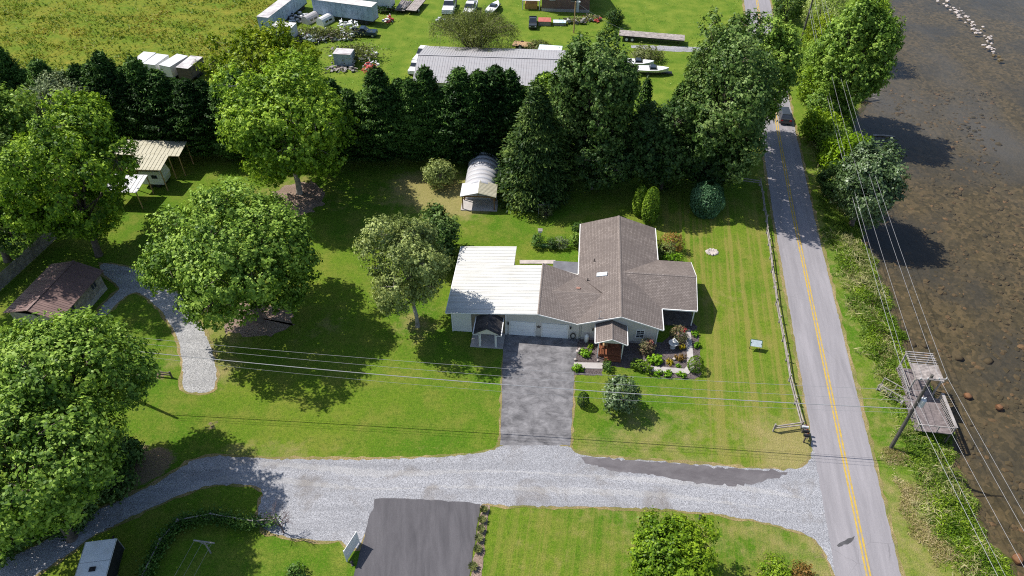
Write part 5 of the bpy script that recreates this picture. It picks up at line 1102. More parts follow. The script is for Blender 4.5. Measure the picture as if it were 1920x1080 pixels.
pole('pole poking out of the big light green tree at the left', PB, PBt, 0, False)
NX = Vector((39.6, -25.0, 0))
def wire(label, a, b, sag, r=0.02, group='power lines'):
    a = Vector(a); b = Vector(b); n = 28; pts = [a.lerp(b, i / n) - Vector((0, 0, sag * 4 * (i / n) * (1 - i / n))) for i in range(n + 1)]
    return tag(MB().tube(pts, r, 5).build('power_line', CONDUCTOR), label, 'power line', group)
armz = 10.55
labs = ['inner', 'second', 'outermost']
for k, ox in enumerate((-0.9, 0.6, 1.35)):
    wire('%s high wire from the leaning river pole to the far pole' % labs[k].capitalize(), PAt + Vector((ox, -0.15, -0.2)), PFt + Vector((ox * 0.8, -0.18, -0.3)), 1.6, 0.014)
    wire('%s high wire running from the leaning river pole off the lower right edge' % labs[k].capitalize(), PAt + Vector((ox, -0.15, -0.2)), (NX.x + ox, NX.y, 11.0), 1.2, 0.014)
for k, (z, ox) in enumerate(((7.4, -0.1), (6.6, -0.15))):
    wire('%s low cable from the leaning river pole to the far pole' % ('Upper', 'Lower')[k], (PA.x + ox - 0.12, PA.y, z), (PF.x - 0.2, PF.y, z + 0.4), 1.5, 0.014 + 0.006 * k)
    wire('%s low cable running from the leaning river pole off the lower right edge' % ('Upper', 'Lower')[k], (PA.x + ox - 0.12, PA.y, z), (NX.x - 0.6, NX.y, z + 0.3), 1.2, 0.014 + 0.006 * k)
for k, (za_, zb_, r) in enumerate(((8.9, 9.7, 0.014), (7.4, 8.9, 0.014), (6.2, 7.6, 0.040))):
    wire('%s wire crossing the lawn from the river pole to the left pole' % ('Top', 'Middle', 'Thick lowest')[k], (PA.x - 0.15, PA.y + 0.1, za_), (PB.x, PB.y, zb_), 1.0, r)
wire('Thin cable under the three crossing the lawn from the river pole', (PA.x - 0.15, PA.y + 0.1, 5.6), (PB.x, PB.y, 7.0), 1.5, 0.011)

# ------------------------------------------------------------------ split rail fence by the road
def rail_fence(name, label, pts, rails=(0.45, 0.85), h=1.15, gap=2.6, mat=None, jit=0.05, seed=1, cat='fence'):
    mat = mat or WOOD_GREY; t = thing(name, label, cat, (pts[0][0], pts[0][1], 0)); rr = random.Random(seed); o = Vector((pts[0][0], pts[0][1], 0)); P = []
    for a, b in zip(pts[:-1], pts[1:]):
        A = Vector((a[0], a[1], 0)); B = Vector((b[0], b[1], 0)); k = max(1, round((B - A).length / gap)); P += [A.lerp(B, i / k) for i in range(k)]
    P.append(Vector((pts[-1][0], pts[-1][1], 0)))
    P = [p - o + Vector((rr.gauss(0, jit), rr.gauss(0, jit), 0)) for p in P]
    for p in P: MB().bar((p.x, p.y, -0.2), (p.x + rr.gauss(0, 0.03), p.y + rr.gauss(0, 0.03), h), 0.14, 0.14).build('post', mat, t)
    for a, b in zip(P[:-1], P[1:]):
        for z in rails: MB().bar((a.x + 0.02, a.y, z + rr.gauss(0, 0.04)), (b.x + 0.02, b.y, z + rr.gauss(0, 0.04)), 0.09, 0.12).build('rail', mat, t)
    return t
rail_fence('split_rail_fence', 'weathered grey split rail fence running along the left side of the road', [(26.59, 43.02), (29.46, 43.55), (29.95, 49.51), (30.89, 55.39), (32.32, 64.34), (33.83, 72.61), (35.16, 80.21), (36.15, 86.16), (33.33, 87.11)], seed=5)
rail_fence('rail_fence', 'short two-rail wooden fence by the big tree near the gravel path', [(-41.02, 50.63), (-37.07, 50.03)], (0.35, 0.75), 0.95, 2.0, WOOD_DARK, 0.02, 6)
# plank fence in the left shade
pf = thing('plank_fence', 'tall dark plank fence in the shade at the left edge', 'fence', (-63.4, 62.0, 0)); A = Vector((0, 0, 0)); B = Vector((2.6, 12.2, 0))
nb = 48
for i in range(nb):
    p = A.lerp(B, i / nb); q = A.lerp(B, (i + 0.92) / nb); MB().bar((p.x, p.y, 0.95), (q.x, q.y, 0.95), 0.035, 1.8 + 0.06 * random.random()).build('plank', WOOD_GREY, pf)
for i in range(6):
    p = A.lerp(B, i / 5); MB().box(p.x - 0.16, p.x - 0.06, p.y - 0.05, p.y + 0.05, -0.1, 1.9).build('post', WOOD_DARK, pf)
for z in (0.5, 1.5): MB().bar((A.x - 0.06, A.y, z), (B.x - 0.06, B.y, z), 0.05, 0.09).build('rail', WOOD_DARK, pf)

# ------------------------------------------------------------------ mailboxes, sign, lattice panel
mb = thing('mailbox_stand', 'row of metal mailboxes on a rail at the end of the road fence', 'mailbox', (29.35, 42.35, 0), R(-9))
for y in (-0.7, 0.5): MB().box(-0.06, 0.06, y - 0.06, y + 0.06, -0.1, 1.02).build('post', WOOD_DARK, mb)
MB().box(-0.12, 0.14, -0.95, 0.75, 1.0, 1.06).build('rail', WOOD_DARK, mb)
for k, (y, mm) in enumerate(((-0.72, BLACK), (-0.22, BLACK), (0.32, TANKGREY))):
    m = MB(); n_ = 9; pr = [(-0.11, 0)] + [(-0.11 * math.cos(a), 0.13 + 0.11 * math.sin(a)) for a in np.linspace(0, math.pi, 7)] + [(0.11, 0)]
    m.add([(x, p + y, 1.07 + z) if False else (x, y + p, 1.07 + z) for x in (-0.3, 0.32) for p, z in pr], [tuple(range(n_)), tuple(reversed(range(n_, 2 * n_)))] + [(i, i + 1, i + 1 + n_, i + n_) for i in range(n_ - 1)] + [(n_ - 1, 0, n_, 2 * n_ - 1)])
    bx = m.build('mailbox', mm, mb); MB().box(0.05, 0.17, y + 0.125, y + 0.14, 1.2, 1.34).build('flag', simple('red_flag', (0.5, 0.04, 0.03), 0.5), bx)
sg = thing('yard_sign', 'small framed yard sign standing on the lawn beside the road fence', 'sign', (27.45, 54.2, 0), R(-12))
for x in (-0.55, 0.55): MB().box(x - 0.03, x + 0.03, -0.03, 0.03, -0.1, 1.0).build('post', BLACK, sg)
MB().hexa([(-0.6, -0.30, 0.72), (0.6, -0.30, 0.72), (0.6, -0.27, 0.68), (-0.6, -0.27, 0.68)], [(-0.6, 0.30, 1.16), (0.6, 0.30, 1.16), (0.6, 0.33, 1.12), (-0.6, 0.33, 1.12)]).build('panel', simple('grey_sign_face', (0.40, 0.46, 0.48), 0.4, 0.15, 5.0), sg)
MB().bar((-0.64, -0.32, 0.71), (-0.64, 0.34, 1.17), 0.07, 0.06).bar((0.64, -0.32, 0.71), (0.64, 0.34, 1.17), 0.07, 0.06).bar((-0.6, 0.36, 1.17), (0.6, 0.36, 1.17), 0.07, 0.06).build('frame', simple('green_frame', (0.06, 0.14, 0.05), 0.5), sg)
lp = thing('slat_panel', 'white upright slatted screen at the left edge of the parking pad', 'screen', (-14.05, 30.1, 0), R(66))
for x in (-0.95, 0.95): MB().box(x - 0.05, x + 0.05, -0.05, 0.05, -0.1, 1.95).build('post', TRIM, lp)
for i in range(12): MB().box(-0.9, 0.9, -0.02, 0.02, 0.16 + i * 0.148, 0.16 + i * 0.148 + 0.122).build('slat', TRIM, lp)
m = MB(); m.lathe([(0.12, 0.0), (0.13, 0.02), (0.025, 0.05), (0.025, 0.5), (0.16, 0.55), (0.02, 0.68)], 10); o = m.build('path_light', BLACK); o.location = (-13.9, 28.9, 0.02); tag(o, 'small black garden light below the white slatted screen', 'lamp')
o = MB().lathe([(0.10, 0.0), (0.11, 0.02), (0.02, 0.05), (0.02, 0.45), (0.14, 0.5), (0.02, 0.6)], 10).build('path_light', BLACK); o.location = (17.2, 33.3, 0.02); tag(o, 'small black light post on the grass edge below the gravel drive', 'lamp')

# ------------------------------------------------------------------ front garden objects
def single(name, label, cat, m, mat, loc, group=None, smooth=False):
    o = m.build(name, mat, None, smooth); o.location = loc; return tag(o, label, cat, group)
ft = thing('fountain', 'white tiered stone fountain with a figure on top in the flower bed', 'fountain', (18.21, 54.41) + (0.02,))
ST = simple('white_cast_stone', (0.60, 0.60, 0.58), 0.8, 0.12, 4.0)
MB().lathe([(0.30, 0), (0.32, 0.06), (0.16, 0.14), (0.13, 0.5), (0.2, 0.6)], 14).build('pedestal', ST, ft, True)
MB().lathe([(0.15, 0.58), (0.50, 0.72), (0.56, 0.82), (0.50, 0.83), (0.42, 0.76), (0.1, 0.74)], 18).build('basin', ST, ft, True)
MB().lathe([(0.10, 0.74), (0.08, 1.02), (0.28, 1.12), (0.30, 1.17), (0.24, 1.15), (0.05, 1.12)], 14).build('upper_basin', ST, ft, True)
MB().lathe([(0.12, 1.12), (0.14, 1.25), (0.09, 1.38), (0.11, 1.46), (0.06, 1.56), (0.02, 1.6)], 10).build('figure', ST, ft, True)
single('propane_tank', 'white upright propane cylinder against the house wall', 'gas tank', MB().lathe([(0.18, 0), (0.19, 0.08), (0.24, 0.12), (0.25, 0.95), (0.2, 1.08), (0.1, 1.12), (0.1, 1.2), (0.04, 1.22)], 14), WHITEPAINT, tuple(H0 + Matrix.Rotation(HR, 3, 'Z') @ Vector((0.95, -0.05, 0.02))), None, True)
hz = thing('hose_reel', 'black hose coiled on the garage wall beside the second door', 'hose', tuple(H0 + Matrix.Rotation(HR, 3, 'Z') @ Vector((-0.62, 0.12, 0.0))), HR)
m = MB()
for r in (0.42, 0.36, 0.30): m.tube([(r * math.cos(a) * 0.75, 0.02 * r, 0.62 + r * 1.2 * math.sin(a)) for a in np.linspace(0.0, 6.1, 20)], 0.022, 5)
m.tube([(0.3, 0, 0.35), (0.5, -0.3, 0.05), (0.9, -0.5, 0.03), (1.2, -0.45, 0.03)], 0.022, 5); m.build('hose', BLACK, hz)
MB().box(-0.10, 0.10, 0.03, 0.10, 1.02, 1.2).build('bracket', STEEL, hz)
for i, (xy, r, mt, lab) in enumerate([((7.4, 53.76), 0.22, STONE_PALE, 'pale stone left of the upper hosta'), ((7.66, 54.08), 0.20, STONE_PALE, 'pale stone above the upper hosta, by the drive'), ((7.08, 52.57), 0.17, STONE_PALE, 'pale stone at the walk corner by the drive'), ((9.56, 52.41), 0.15, STONE_PALE, 'pale stone by the front steps'), ((14.78, 52.33), 0.24, STONE_PALE, 'white stone left of the big hosta'), ((18.1, 52.64), 0.2, STONE_PALE, 'white stone beside the red and yellow flowers')]):
    single('garden_stone', lab, 'stone', MB().rock((0, 0, 0.1), r, 0.7, random.Random(i)), mt, (xy[0], xy[1], 0.02), 'pale garden stones', True)
wc = thing('wooden_chair', 'tan wooden chair on the red-brown front porch', 'chair', tuple(H0 + Matrix.Rotation(HR, 3, 'Z') @ Vector((3.0, -0.95, 0.462))), HR)
MB().box(-0.28, 0.28, -0.28, 0.28, 0.38, 0.43).build('seat', WOOD_TAN, wc); MB().hexa([(-0.28, 0.26, 0.43), (0.28, 0.26, 0.43), (0.28, 0.3, 0.43), (-0.28, 0.3, 0.43)], [(-0.28, 0.4, 1.0), (0.28, 0.4, 1.0), (0.28, 0.44, 1.0), (-0.28, 0.44, 1.0)]).build('backrest', WOOD_TAN, wc)
for x in (-0.24, 0.24):
    for y in (-0.24, 0.24): MB().box(x - 0.03, x + 0.03, y - 0.03, y + 0.03, 0, 0.38).build('leg', WOOD_TAN, wc)
sr = thing('stone_ring', 'small round ring of pale stones on the right lawn', 'stone ring', (26.14, 71.19) + (0.0,))
for k in range(11): a = k * 0.571; MB().rock((0.62 * math.cos(a), 0.5 * math.sin(a), 0.06), 0.26, 0.6, random.Random(k)).build('stone', STONE_PALE, sr)
MB().rock((0, 0, 0.0), 0.55, 0.25, random.Random(40)).build('centre_stone', STONE_PALE, sr)
sw = thing('arbor_frame', 'small grey wooden arbor frame over a dry bush on the back lawn', 'arbor', (4.37, 79.11) + (0.0,))
for x in (-0.7, 0.0, 0.7): MB().box(x - 0.05, x + 0.05, -0.05, 0.05, -0.1, 1.9 + (0.25 if x == 0 else 0)).build('post', WOOD_PALE, sw)
MB().box(-0.85, 0.85, -0.05, 0.05, 1.72, 1.84).build('beam', WOOD_PALE, sw)
bh = thing('bird_house', 'white bird house on a post above the dark garden bushes', 'bird house', (3.67, 72.83) + (0.0,))
MB().box(-0.05, 0.05, -0.05, 0.05, -0.1, 2.1).build('post', WOOD_PALE, bh); MB().box(-0.22, 0.22, -0.2, 0.2, 2.1, 2.4).build('box', TANKGREY, bh); MB().slab([(-0.3, -0.3, 2.45), (0.3, -0.3, 2.45), (0.3, 0, 2.62), (-0.3, 0, 2.62)], 0.03).slab([(-0.3, 0, 2.62), (0.3, 0, 2.62), (0.3, 0.3, 2.45), (-0.3, 0.3, 2.45)], 0.03).build('roof', WOOD_GREY, bh)
pl = thing('planter_bench', 'low green planter between the dark garden bushes behind the house', 'planter', (4.29, 72.28) + (0.0,))
MB().box(-0.6, 0.6, -0.2, 0.2, 0.02, 0.35).build('box', simple('green_planter', (0.05, 0.13, 0.05), 0.6), pl); MB().box(-0.66, 0.66, -0.26, 0.26, 0.352, 0.40).build('rim', simple('green_planter_rim', (0.08, 0.18, 0.07), 0.6), pl)
single('patio_edging', 'strip of pale brick edging behind the garage', 'edging', MB().box(-2.3, 2.3, -0.35, 0.35, 0, 0.09), STONE_PALE, (3.29, 69.17) + (0.02,))
# clothes line posts and vine fence, lower left
cl = thing('clothes_line', 'white T-shaped clothes line post with lines on the shaded lawn', 'clothes line', (-26.6, 30.0, 0), R(-8))
MB().box(-0.05, 0.05, -0.05, 0.05, -0.1, 2.0).build('post', WOOD_PALE, cl); MB().box(-0.95, 0.95, -0.05, 0.05, 2.0, 2.1).build('crossbar', WOOD_PALE, cl)
m = MB(); m.bar((-0.6, 0, 1.98), (0, 0, 1.5), 0.05, 0.05); m.bar((0.6, 0, 1.98), (0, 0, 1.5), 0.05, 0.05); m.build('brace', WOOD_PALE, cl)
for x in (-0.85, -0.1, 0.75): MB().tube([(x, 0, 2.1), (x - 0.5, -6, 1.85), (x - 0.9, -12, 2.1)], 0.012, 4).build('line', WOOD_PALE, cl)
vf = thing('vine_fence', 'low rail fence smothered in dark green vines at the lower left', 'fence', (-31.5, 26.0, 0)); VP = [Vector(p) for p in ((0, 0, 0), (0.5, 4.7, 0), (1.4, 6.6, 0), (4.2, 7.2, 0), (8.2, 6.5, 0), (10.1, 6.7, 0))]
for p in VP: MB().box(p.x - 0.06, p.x + 0.06, p.y - 0.06, p.y + 0.06, -0.1, 1.2).build('post', WOOD_PALE, vf)
for a, b in zip(VP[:-1], VP[1:]):
    for z in (0.6, 1.05): MB().bar((a.x, a.y, z), (b.x, b.y, z), 0.08, 0.10).build('rail', WOOD_GREY, vf)
g = np.random.default_rng(6); C = []
for a, b in zip(VP[:-1], VP[1:]):
    L_ = (b - a).length; k = int(L_ * 420 * (1.0 if a.x < 5 else 0.4)); s = g.random(k)[:, None]; C.append(np.array(a) * (1 - s) + np.array(b) * s + np.stack([g.normal(size=k) * 0.33, g.normal(size=k) * 0.33, 0.25 + 0.95 * g.random(k)], 1))
C = np.vstack(C); leaves('vines', LEAF['vine'], C, g.normal(size=C.shape) + np.array([0, 0, 0.7]), 0.2 * np.ones(len(C)), 0.8, None, vf, g)

# ------------------------------------------------------------------ river deck
dk = thing('river_deck', 'weathered grey wooden deck with slatted arbor and bench rail above the river bank', 'deck', (43.0, 45.2, 0.0), R(-7))
def dbar(n, a, b, w, h, mat=WOOD_GREY): return MB().bar(a, b, w, h).build(n, mat, dk)
ZD = 0.25
y = -2.55
while y < 1.95: MB().box(-1.85, 1.85, y, y + 0.138, ZD - 0.04, ZD + 0.008 * random.random()).build('deck_board', WOOD_DECK, dk); y += 0.146
y = 1.98
while y < 5.9: MB().box(-1.5, 1.35, y, y + 0.138, ZD - 0.04, ZD + 0.008 * random.random()).build('deck_board', WOOD_DECK, dk); y += 0.146
for y in (-2.4, -0.2, 1.9): dbar('joist', (-1.85, y, ZD - 0.16), (1.85, y, ZD - 0.16), 0.06, 0.2, WOOD_DARK)
for y in (3.9, 5.8): dbar('joist', (-1.5, y, ZD - 0.16), (1.35, y, ZD - 0.16), 0.06, 0.2, WOOD_DARK)
for (x, y) in ((-1.7, -2.4), (1.7, -2.4), (1.7, -0.2), (-1.7, -0.2), (1.7, 1.9), (1.25, 3.9), (1.25, 5.8), (-1.4, 3.9), (-1.4, 5.8)): MB().box(x - 0.07, x + 0.07, y - 0.07, y + 0.07, -2.4, ZD - 0.27).build('pile', WOOD_DARK, dk)
# bench rail on the river side, made of short slats on two rails
dbar('rail', (1.78, -2.5, ZD + 1.0), (1.78, 1.9, ZD + 1.0), 0.30, 0.05, WOOD_PALE); dbar('rail', (1.80, -2.5, ZD + 0.42), (1.80, 1.9, ZD + 0.42), 0.07, 0.09, WOOD_PALE)
y = -2.45
while y < 1.9: MB().box(1.72, 1.76, y, y + 0.09, ZD + 0.05, ZD + 0.97).build('baluster', WOOD_PALE, dk); y += 0.24
# front and left railings
for (a, b) in (((-1.78, -2.5), (1.78, -2.5)), ((-1.78, -2.5), (-1.78, 0.3))):
    dbar('rail', (a[0], a[1], ZD + 0.95), (b[0], b[1], ZD + 0.95), 0.10, 0.06, WOOD_PALE)
for (x, y) in ((-1.78, -2.5), (0.2, -2.5), (1.72, -2.5), (-1.78, -0.9), (-1.78, 0.3)): MB().box(x - 0.045, x + 0.045, y - 0.045, y + 0.045, ZD, ZD + 0.92).build('rail_post', WOOD_PALE, dk)
# arbor: posts, beams, slats, the front half boarded
for (x, y) in ((-1.35, 2.3), (1.2, 2.3), (-1.35, 5.75), (1.2, 5.75)): MB().box(x - 0.07, x + 0.07, y - 0.07, y + 0.07, ZD, 2.75).build('arbor_post', WOOD_PALE, dk)
for x in (-1.4, 1.25): dbar('arbor_beam', (x, 2.0, 2.82), (x, 6.0, 2.82), 0.10, 0.16, WOOD_PALE)
y = 2.05
while y < 4.0: MB().box(-1.5, 1.35, y, y + 0.19, 2.91, 2.94 + 0.01 * random.random()).build('roof_board', WOOD_GREY, dk); y += 0.205
while y < 6.0: MB().box(-1.5, 1.35, y, y + 0.10, 2.91, 2.99).build('roof_slat', WOOD_PALE, dk); y += 0.34
for z in (0.7, 1.1): dbar('rail', (-1.42, 2.3, ZD + z - 0.1), (-1.42, 5.7, ZD + z - 0.1), 0.05, 0.09, WOOD_PALE)
y = 2.5
while y < 5.7: MB().box(-1.46, -1.43, y, y + 0.09, ZD, ZD + 0.95).build('baluster', WOOD_PALE, dk); y += 0.28
# gangway from the verge
for i in range(16):
    p = Vector((-3.9, 3.1, 0.1)).lerp(Vector((-1.9, 1.2, ZD)), i / 16); q = p + Vector((0.10, -0.10, 0.01)); MB().bar((p.x - 0.35, p.y - 0.45, p.z), (p.x + 0.35, p.y + 0.45, p.z), 0.15, 0.04).build('ramp_board', WOOD_PALE, dk)
for s in (-1, 1):
    o_ = Vector((0.4, 0.5, 0)) * s; dbar('ramp_rail', tuple(Vector((-3.9, 3.1, 0.95)) + o_), tuple(Vector((-1.9, 1.2, ZD + 0.95)) + o_), 0.06, 0.07, WOOD_PALE)
    for k in (0, 0.5, 1): p = Vector((-3.9, 3.1, 0.5)).lerp(Vector((-1.9, 1.2, 0.6)), k) + o_; MB().box(p.x - 0.04, p.x + 0.04, p.y - 0.04, p.y + 0.04, -0.3, p.z + 0.45).build('rail_post', WOOD_PALE, dk)

# ------------------------------------------------------------------ rocks and driftwood in the river
for i, (xy, r, mt, lab) in enumerate([((49.84, 48.88), 0.46, STONE_RED, 'rusty round boulder in the shallow water right of the deck'), ((52.57, 47.36), 0.44, STONE_RED, 'rusty flat boulder near the right edge level with the deck'), ((45.7, 30.3), 0.7, STONE_RED, 'large rusty boulder in the lower right corner'), ((43.37, 30.85), 0.38, STONE_PALE, 'pale rock at the weedy water edge, lower right'), ((47.13, 56.79), 0.5, STONE, 'brown rock at the water edge above the deck'), ((48.47, 56.54), 0.42, STONE, 'small brown rock in the water above the arbor'), ((51.69, 54.67), 0.6, STONE, 'submerged brown boulder above the rusty round one'), ((54.8, 54.1), 0.55, STONE, 'submerged brown boulder near the right edge above the deck')]):
    single('river_boulder', lab, 'boulder', MB().rock((0, 0, 0.0), r, 0.62, random.Random(i + 20)), mt, (xy[0], xy[1], -1.76 if mt is not STONE else -1.98), None, True)
pts = [(96.88, 160.17), (96.83, 155.35), (96.74, 151.87), (96.75, 148.23), (96.52, 144.45), (96.15, 140.29), (95.4, 136.54), (94.25, 132.94), (94.97, 130.84), (95.77, 128.78)]
rr = random.Random(9)
for k in range(70):
    s = rr.random() ** 0.9 * 8.2; i = int(s); a = Vector(pts[i]); b = Vector(pts[i + 1]); p = a.lerp(b, s - i); w = 0.7 if i < 6 else 0.35
    single('riffle_rock', 'pale rock in the line of stones crossing the river at upper right', 'rock', MB().rock((0, 0, 0), rr.choice([0.2, 0.28, 0.36, 0.45]), 0.6, rr), STONE_PALE if s < 7 else STONE, (p.x + rr.gauss(0, w), p.y + rr.gauss(0, w), -1.55), 'rocks in the line across the river')
lg = thing('fallen_branch', 'fallen mossy tree limb with bare branches at the water edge under the leaning tree', 'branch', (60.18, 114.43) + (-1.3,))
m = MB(); r2 = random.Random(4)
m.tube([(-2.2, -0.6, 0.3), (0, 0, 0.6), (2.6, 1.2, 0.5), (4.2, 1.6, 0.9)], [0.30, 0.26, 0.2, 0.12], 7)
m.build('limb', WOOD_PALE, lg); m = MB()
for k in range(26):
    s = r2.random(); p = Vector((-2 + 5.5 * s, -0.6 + 2.0 * s, 0.5)); d = Vector((r2.gauss(0, 0.8), r2.gauss(0, 0.8), 0.8 * r2.random())); m.tube([p, p + d, p + d * 2 + Vector((0, 0, 0.2))], [0.06, 0.04, 0.015], 4, False)
m.build('twigs', BARK_PALE, lg)
single('drift_log', 'bleached drift log beside the dark tree shadow on the water', 'log', MB().tube([(-1.6, 0.2, 0), (0, 0, 0.12), (1.9, -0.3, 0.05)], [0.16, 0.14, 0.08], 7), WOOD_PALE, (61.04, 102.76) + (-1.58,))

# ------------------------------------------------------------------ vehicles and the yard at the top
CARPAINT = simple('dark_car_paint', (0.035, 0.04, 0.045), 0.25, 0.1, spec=0.6)
TAIL = simple('red_lens', (0.45, 0.02, 0.02), 0.3)
def wheels(t, xs, ys, r, w):
    for x in xs:
        for y in ys:
            wh = MB().wheel((x, y, r), r, w).build('wheel', RUBBER, t); MB().wheel((x + (w / 2 + 0.002) * (1 if x > 0 else -1), y, r), r * 0.58, 0.02).build('rim', STEEL, wh)
def car(name, label, loc, rz, paint, cat='car'):
    t = thing(name, label, cat, loc, rz)
    m = MB(); m.fru(-0.9, 0.9, -2.25, 2.25, 0.32, -0.93, 0.93, -2.3, 2.3, 0.72); m.fru(-0.93, 0.93, -2.3, 2.3, 0.721, -0.86, 0.86, -2.2, 2.1, 1.02); m.build('body', paint, t)
    MB().fru(-0.84, 0.84, -1.95, 1.0, 1.021, -0.66, 0.66, -1.45, 0.25, 1.52).build('windows', GLASS, t)
    MB().fru(-0.68, 0.68, -1.5, 0.3, 1.521, -0.62, 0.62, -1.4, 0.2, 1.58).build('roof', paint, t)
    for x in (-0.7, 0.7): MB().box(x - 0.18, x + 0.18, -2.33, -2.28, 0.74, 0.92).build('taillight', TAIL, t); MB().box(x - 0.18, x + 0.18, 2.24, 2.30, 0.70, 0.86).build('headlight', TANKGREY, t)
    wheels(t, (-0.82, 0.82), (-1.4, 1.4), 0.33, 0.22); return t
xc = float(np.interp(105.6, RY, RX))
car('car', 'dark hatchback driving away on the shaded road under the trees', (xc + 1.25, 105.6, 0.03), R(-9.5), CARPAINT)
def box_trailer(label, a, b, w, h, side, roof, z0=1.0, cat='trailer', axles=True, name='box_trailer'):
    a = Vector((a[0], a[1], 0)); b = Vector((b[0], b[1], 0)); L = (b - a).length; rz = math.atan2(b.y - a.y, b.x - a.x)
    t = thing(name, label, cat, a, rz)
    bd = MB().box(0, L, -w / 2, w / 2, z0, z0 + h).build('body', side, t)
    MB().box(-0.04, L + 0.04, -w / 2 - 0.04, w / 2 + 0.04, z0 + h + 0.003, z0 + h + 0.07).build('roof', roof, t)
    for k in range(int(L / 1.2)): MB().box(0.55 + k * 1.2, 0.60 + k * 1.2, -w / 2 - 0.03, -w / 2 - 0.002, z0 + 0.05, z0 + h - 0.05).build('side_rib', side, bd)
    MB().box(-0.02, L + 0.02, -w / 2 - 0.05, w / 2 + 0.05, z0 - 0.16, z0 - 0.004).build('chassis', BLACK, t)
    if axles:
        for x in (L - 1.6, L - 2.7):
            for y in (-w / 2 + 0.15, w / 2 - 0.15): MB().wheel((x, y, 0.5), 0.5, 0.28, 'y').build('wheel', RUBBER, t)
        for y in (-0.6, 0.6): MB().box(1.5, 1.65, y - 0.06, y + 0.06, 0, z0 - 0.16).build('landing_leg', BLACK, t)
    return t
BLUEGREY = simple('weathered_blue_grey_panel', (0.36, 0.45, 0.55), 0.6, 0.12, 0.8, stain=(0.20, 0.24, 0.29), stain_amt=0.6, sscale=0.9)
ROOFW = simple('weathered_white_roof', (0.66, 0.63, 0.60), 0.7, 0.12, 0.8, stain=(0.40, 0.36, 0.34), stain_amt=0.7, sscale=0.5)
ROOFM = simple('mildewed_trailer_roof', (0.52, 0.49, 0.48), 0.8, 0.25, 0.8, stain=(0.22, 0.19, 0.19), stain_amt=0.85, sscale=0.35)
box_trailer('long weathered blue-grey semi trailer with a pale roof at the top', (-40.69, 147.93), (-27.82, 143.84), 2.5, 2.9, BLUEGREY, ROOFW)
box_trailer('pale semi trailer partly hidden behind the blue-grey one', (-35.52, 153.05), (-25.16, 150.74), 2.5, 2.9, simple('pale_trailer_panel', (0.60, 0.63, 0.66), 0.6, 0.1), ROOFW)
box_trailer('old trailer with mildewed white roof running diagonally from the top edge', (-49.01, 138.4), (-45.03, 153.05), 2.5, 2.7, BLUEGREY, ROOFM, 0.9)
box_trailer('white cube body of a small truck among the junk', (-46.46, 136.64), (-42.39, 135.9), 2.3, 2.2, simple('dull_white_panel', (0.56, 0.57, 0.58), 0.6, 0.1), ROOFW, 0.8)
for i, (a, b) in enumerate((((-67.21, 120.21), (-66.29, 124.65)), ((-64.67, 119.79), (-63.63, 123.77)), ((-61.7, 119.17), (-59.96, 123.55)))):
    box_trailer('plain white roofed trailer, %s from the left of the four behind the hedge' % ORD[i], a, b, 2.4, 2.0, WHITEPAINT, METAL_WHITE, 0.7)
box_trailer('rust stained dark trailer, rightmost of the four behind the hedge', (-58.29, 118.34), (-57.17, 123.0), 2.4, 2.0, WOOD_DARK, ROOFM, 0.7)
box_trailer('vine covered grey box body behind the hedge', (-32.66, 125.66), (-29.4, 125.22), 2.4, 2.2, BLUEGREY, ROOFM, 0.3, axles=False, name='vine_covered_container')
box_trailer('low white trailer roof showing behind the right end of the long shed', (5.01, 126.99), (9.19, 126.32), 2.3, 2.0, WHITEPAINT, simple('pale_aqua_roof', (0.60, 0.70, 0.70), 0.5, 0.08), 0.6)
# black and white enclosed trailer, lower left
tr = thing('cargo_trailer', 'black enclosed cargo trailer with a silver roof in the lower left shade', 'trailer', (-35.0, 27.4, 0), R(8))
MB().box(-1.25, 1.25, -3.2, 2.6, 0.5, 2.3).build('body', BLACK, tr)
for j in range(3): MB().box(-1.27, 1.27, -3.2 + j * 1.94 + 0.02, -3.2 + (j + 1) * 1.94 - 0.02, 2.303, 2.36).build('roof_panel', WHITEPAINT, tr)
MB().box(-0.25, 0.25, -0.2, 0.2, 2.362, 2.43).build('roof_hatch', BLACK, tr)
for x in (-1.27, 1.27): MB().bar((x, -3.2, 2.33), (x, 2.6, 2.33), 0.05, 0.06).build('roof_rail', TRIM, tr); MB().bar((x, 2.6, 0.5), (x, 2.6, 2.3), 0.06, 0.05).build('corner_post', STEEL, tr)
for x in (-1.3, 1.3):
    for y in (-1.4, -0.5): MB().wheel((x, y, 0.34), 0.34, 0.2).build('wheel', RUBBER, tr)
    MB().tube([(x * 1.04, 0.1, 0.45), (x * 1.04, -0.1, 0.85), (x * 1.04, -1.8, 0.85), (x * 1.04, -2.0, 0.45)], 0.07, 5).build('fender', STEEL, tr)
MB().bar((0, 2.6, 0.5), (0, 4.0, 0.5), 0.12, 0.12).build('tongue', BLACK, tr)
# brick house at the top edge
bk = thing('brick_house', 'red-brown brick house at the top edge with a grey chimney pipe', 'house', (6.3, 150.5, 0), R(-5))
_n = NT('red_brown_brick'); _b = _n.new('ShaderNodeTexBrick'); _n.link(_n.mapping(_n.obj(), (1, 1, 1), (R(90), 0, 0)), _b.inputs['Vector'])
for _k, _c in (('Color1', (0.20, 0.105, 0.085, 1)), ('Color2', (0.14, 0.075, 0.065, 1)), ('Mortar', (0.26, 0.2, 0.18, 1))): _b.inputs[_k].default_value = _c
_b.inputs['Brick Width'].default_value = 0.5; _b.inputs['Row Height'].default_value = 0.2; _b.inputs['Scale'].default_value = 1.0; _n.principled(_b.outputs[0], 0.9); BRICK = _n.mat
MB().box(0, 10.0, 0, 9, 0.6, 5.6).build('wall', BRICK, bk); MB().box(-0.05, 10.05, -0.05, 9.05, 0, 0.598).build('foundation', CONCRETE, bk)
